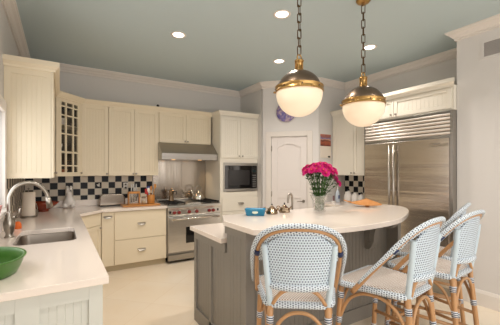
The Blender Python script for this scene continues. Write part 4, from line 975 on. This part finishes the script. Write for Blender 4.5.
# wooden leaf platter on bar
lp = thing('leaf_platter', 'amber wooden leaf-shaped platter with a pointed stem on the bar', 'platter', (2.81, 2.17, BT), R(-42))
b = MB(); N = 18; top = []; bot = []
for i in range(N + 1):
    t = i / N; x = -.16 + .32 * t; wd = .085 * min(1, t / .55, (1.02 - t) / .45) ** .85 + .003; rowt = []; rowb = []
    for j in range(7):
        s_ = -1 + j / 3; z = .008 + .012 * s_ * s_ * (wd / .085) + .030 * max(0, 1 - 2 * t) ** 2 + .010 * max(0, 2 * t - 1) ** 2 + .027 * (s_ + 1) * (wd / .085) + (.006 if j == 3 else 0)
        rowt.append(b.bm.verts.new((x, s_ * wd, z + .007))); rowb.append(b.bm.verts.new((x, s_ * wd, z)))
    top.append(rowt); bot.append(rowb)
for i in range(N):
    for j in range(6):
        f = b.bm.faces.new((top[i][j], top[i][j + 1], top[i + 1][j + 1], top[i + 1][j])); f.smooth = True
        f = b.bm.faces.new((bot[i][j], bot[i + 1][j], bot[i + 1][j + 1], bot[i][j + 1])); f.smooth = True
    for j in (0, 6): b.bm.faces.new((top[i][j], top[i + 1][j], bot[i + 1][j], bot[i][j]))
for i in (0, N): b.bm.faces.new(top[i] + bot[i][::-1])
b.lathe([(.022, 0), (.022, .004), (.016, .03), (0, .034)], (.02, .03, 0)); b.build('platter_blade', 'leafwood', lp)
MB().tube([(-.15, 0, .045), (-.20, .004, .058), (-.235, .0, .072)], [.008, .0055, .004], 8).build('stem', 'leafwood', lp)
# canisters with bird finials
def canister(y, s_, lab):
    t = thing('canister', lab, 'canister', (4.27, y, CT), 0, 'white canisters with dark-tipped lids')
    MB().lathe([(.052 * s_, 0), (.056 * s_, .005), (.058 * s_, .10 * s_), (.050 * s_, .125 * s_), (.046 * s_, .13 * s_)]).build('body', 'white', t)
    MB().lathe([(.048 * s_, .131 * s_), (.045 * s_, .142 * s_), (.02 * s_, .158 * s_), (.010, .162 * s_), (.012, .17 * s_)]).build('lid', 'white', t)
    MB().lathe([(0, .166 * s_), (.020, .172 * s_), (.022, .182 * s_), (.014, .194 * s_), (0, .197 * s_)], (0, .0, 0)).build('lid_knob', 'black', t)
canister(3.66, 1.2, 'tallest white canister, leftmost of the row beside the fridge'); canister(3.51, 1.08, 'white canister in the middle of the row beside the fridge'); canister(3.385, .96, 'smallest white canister, rightmost of the row beside the fridge')
# white bottle and phone by the pantry end
b = thing('lotion_bottle', 'pale blue-white plastic bottle standing left of the canisters', 'bottle', (4.16, 3.80, CT))
MB().lathe([(.042, 0), (.046, .006), (.044, .14), (.030, .19), (.014, .205), (.014, .225)], sx=1, sy=.7).build('body', mat('pale_bottle', (206, 216, 228), .3), b)
MB().lathe([(.017, .226), (.017, .25), (.006, .254), (.005, .275), (0, .276)]).build('cap', 'white', b); MB().box(-.02, .02, -.034, -.028, .06, .12).build('bottle_label', mat('slate_print', (90, 104, 140), .5), b)
b = thing('telephone', 'small dark reddish cordless phone dock behind the vase', 'phone', (4.02, 3.76, CT), R(30))
MB().box(-.035, .035, -.03, .03, 0, .03, .006).build('dock', 'white', b); MB().box(-.024, .024, -.01, .014, .022, .12, .006).build('handset', mat('dusky_plastic', (120, 84, 86), .4), b)
# calendar
cl = thing('wall_calendar', 'wall calendar with a red rock landscape print by the pantry door', 'calendar', (3.965, WP - .001, 0))
MB().box(-.125, .125, -.006, 0, 1.895, 2.10).build('picture_page', picture_mat('landscape_print'), cl)
MB().box(-.125, .125, -.008, 0, 1.69, 1.893).build('date_page', 'paper', cl)
MB().box(.05, .105, -.012, -.007, 1.695, 1.725, .002).build('clip', 'black', cl)
# switch plates near calendar handled by clip; purple plate
pc = P0 + (P1 - P0) * .435; pp_ = MB().lathe([(.0, 0), (.09, .002), (.165, .02), (.175, .026), (.173, .030), (.09, .010), (0, .008)], seg=40).build('wall_plate', marble_plate_mat())
pp_.matrix_world = Matrix.Translation((pc.x + nn.x * .001, pc.y + nn.y * .001, 2.50)) @ Matrix.Rotation(angP, 4, 'Z') @ Matrix.Rotation(R(90), 4, 'X'); tag(pp_, 'round purple marbled plate hung above the pantry door', 'plate')
# air vent on the right wall
v = thing('air_vent', 'grey louvred air return vent high on the right wall', 'vent', (WS, 1.52, 0), R(-90))
vw = .50
MB().box(0, vw, -.008, 0, 2.655, 2.68).box(0, vw, -.008, 0, 2.83, 2.855).box(0, .025, -.008, 0, 2.68, 2.83).box(vw - .025, vw, -.008, 0, 2.68, 2.83).build('frame', 'wallr', v)
MB().box(.025, vw - .025, -.002, 0, 2.68, 2.83).build('backing', 'grille', v)
for i in range(9): z = 2.685 + i * .016; MB().box(.025, vw - .025, -.007, -.002, z, z + .007).build('louvre', 'grille', v)
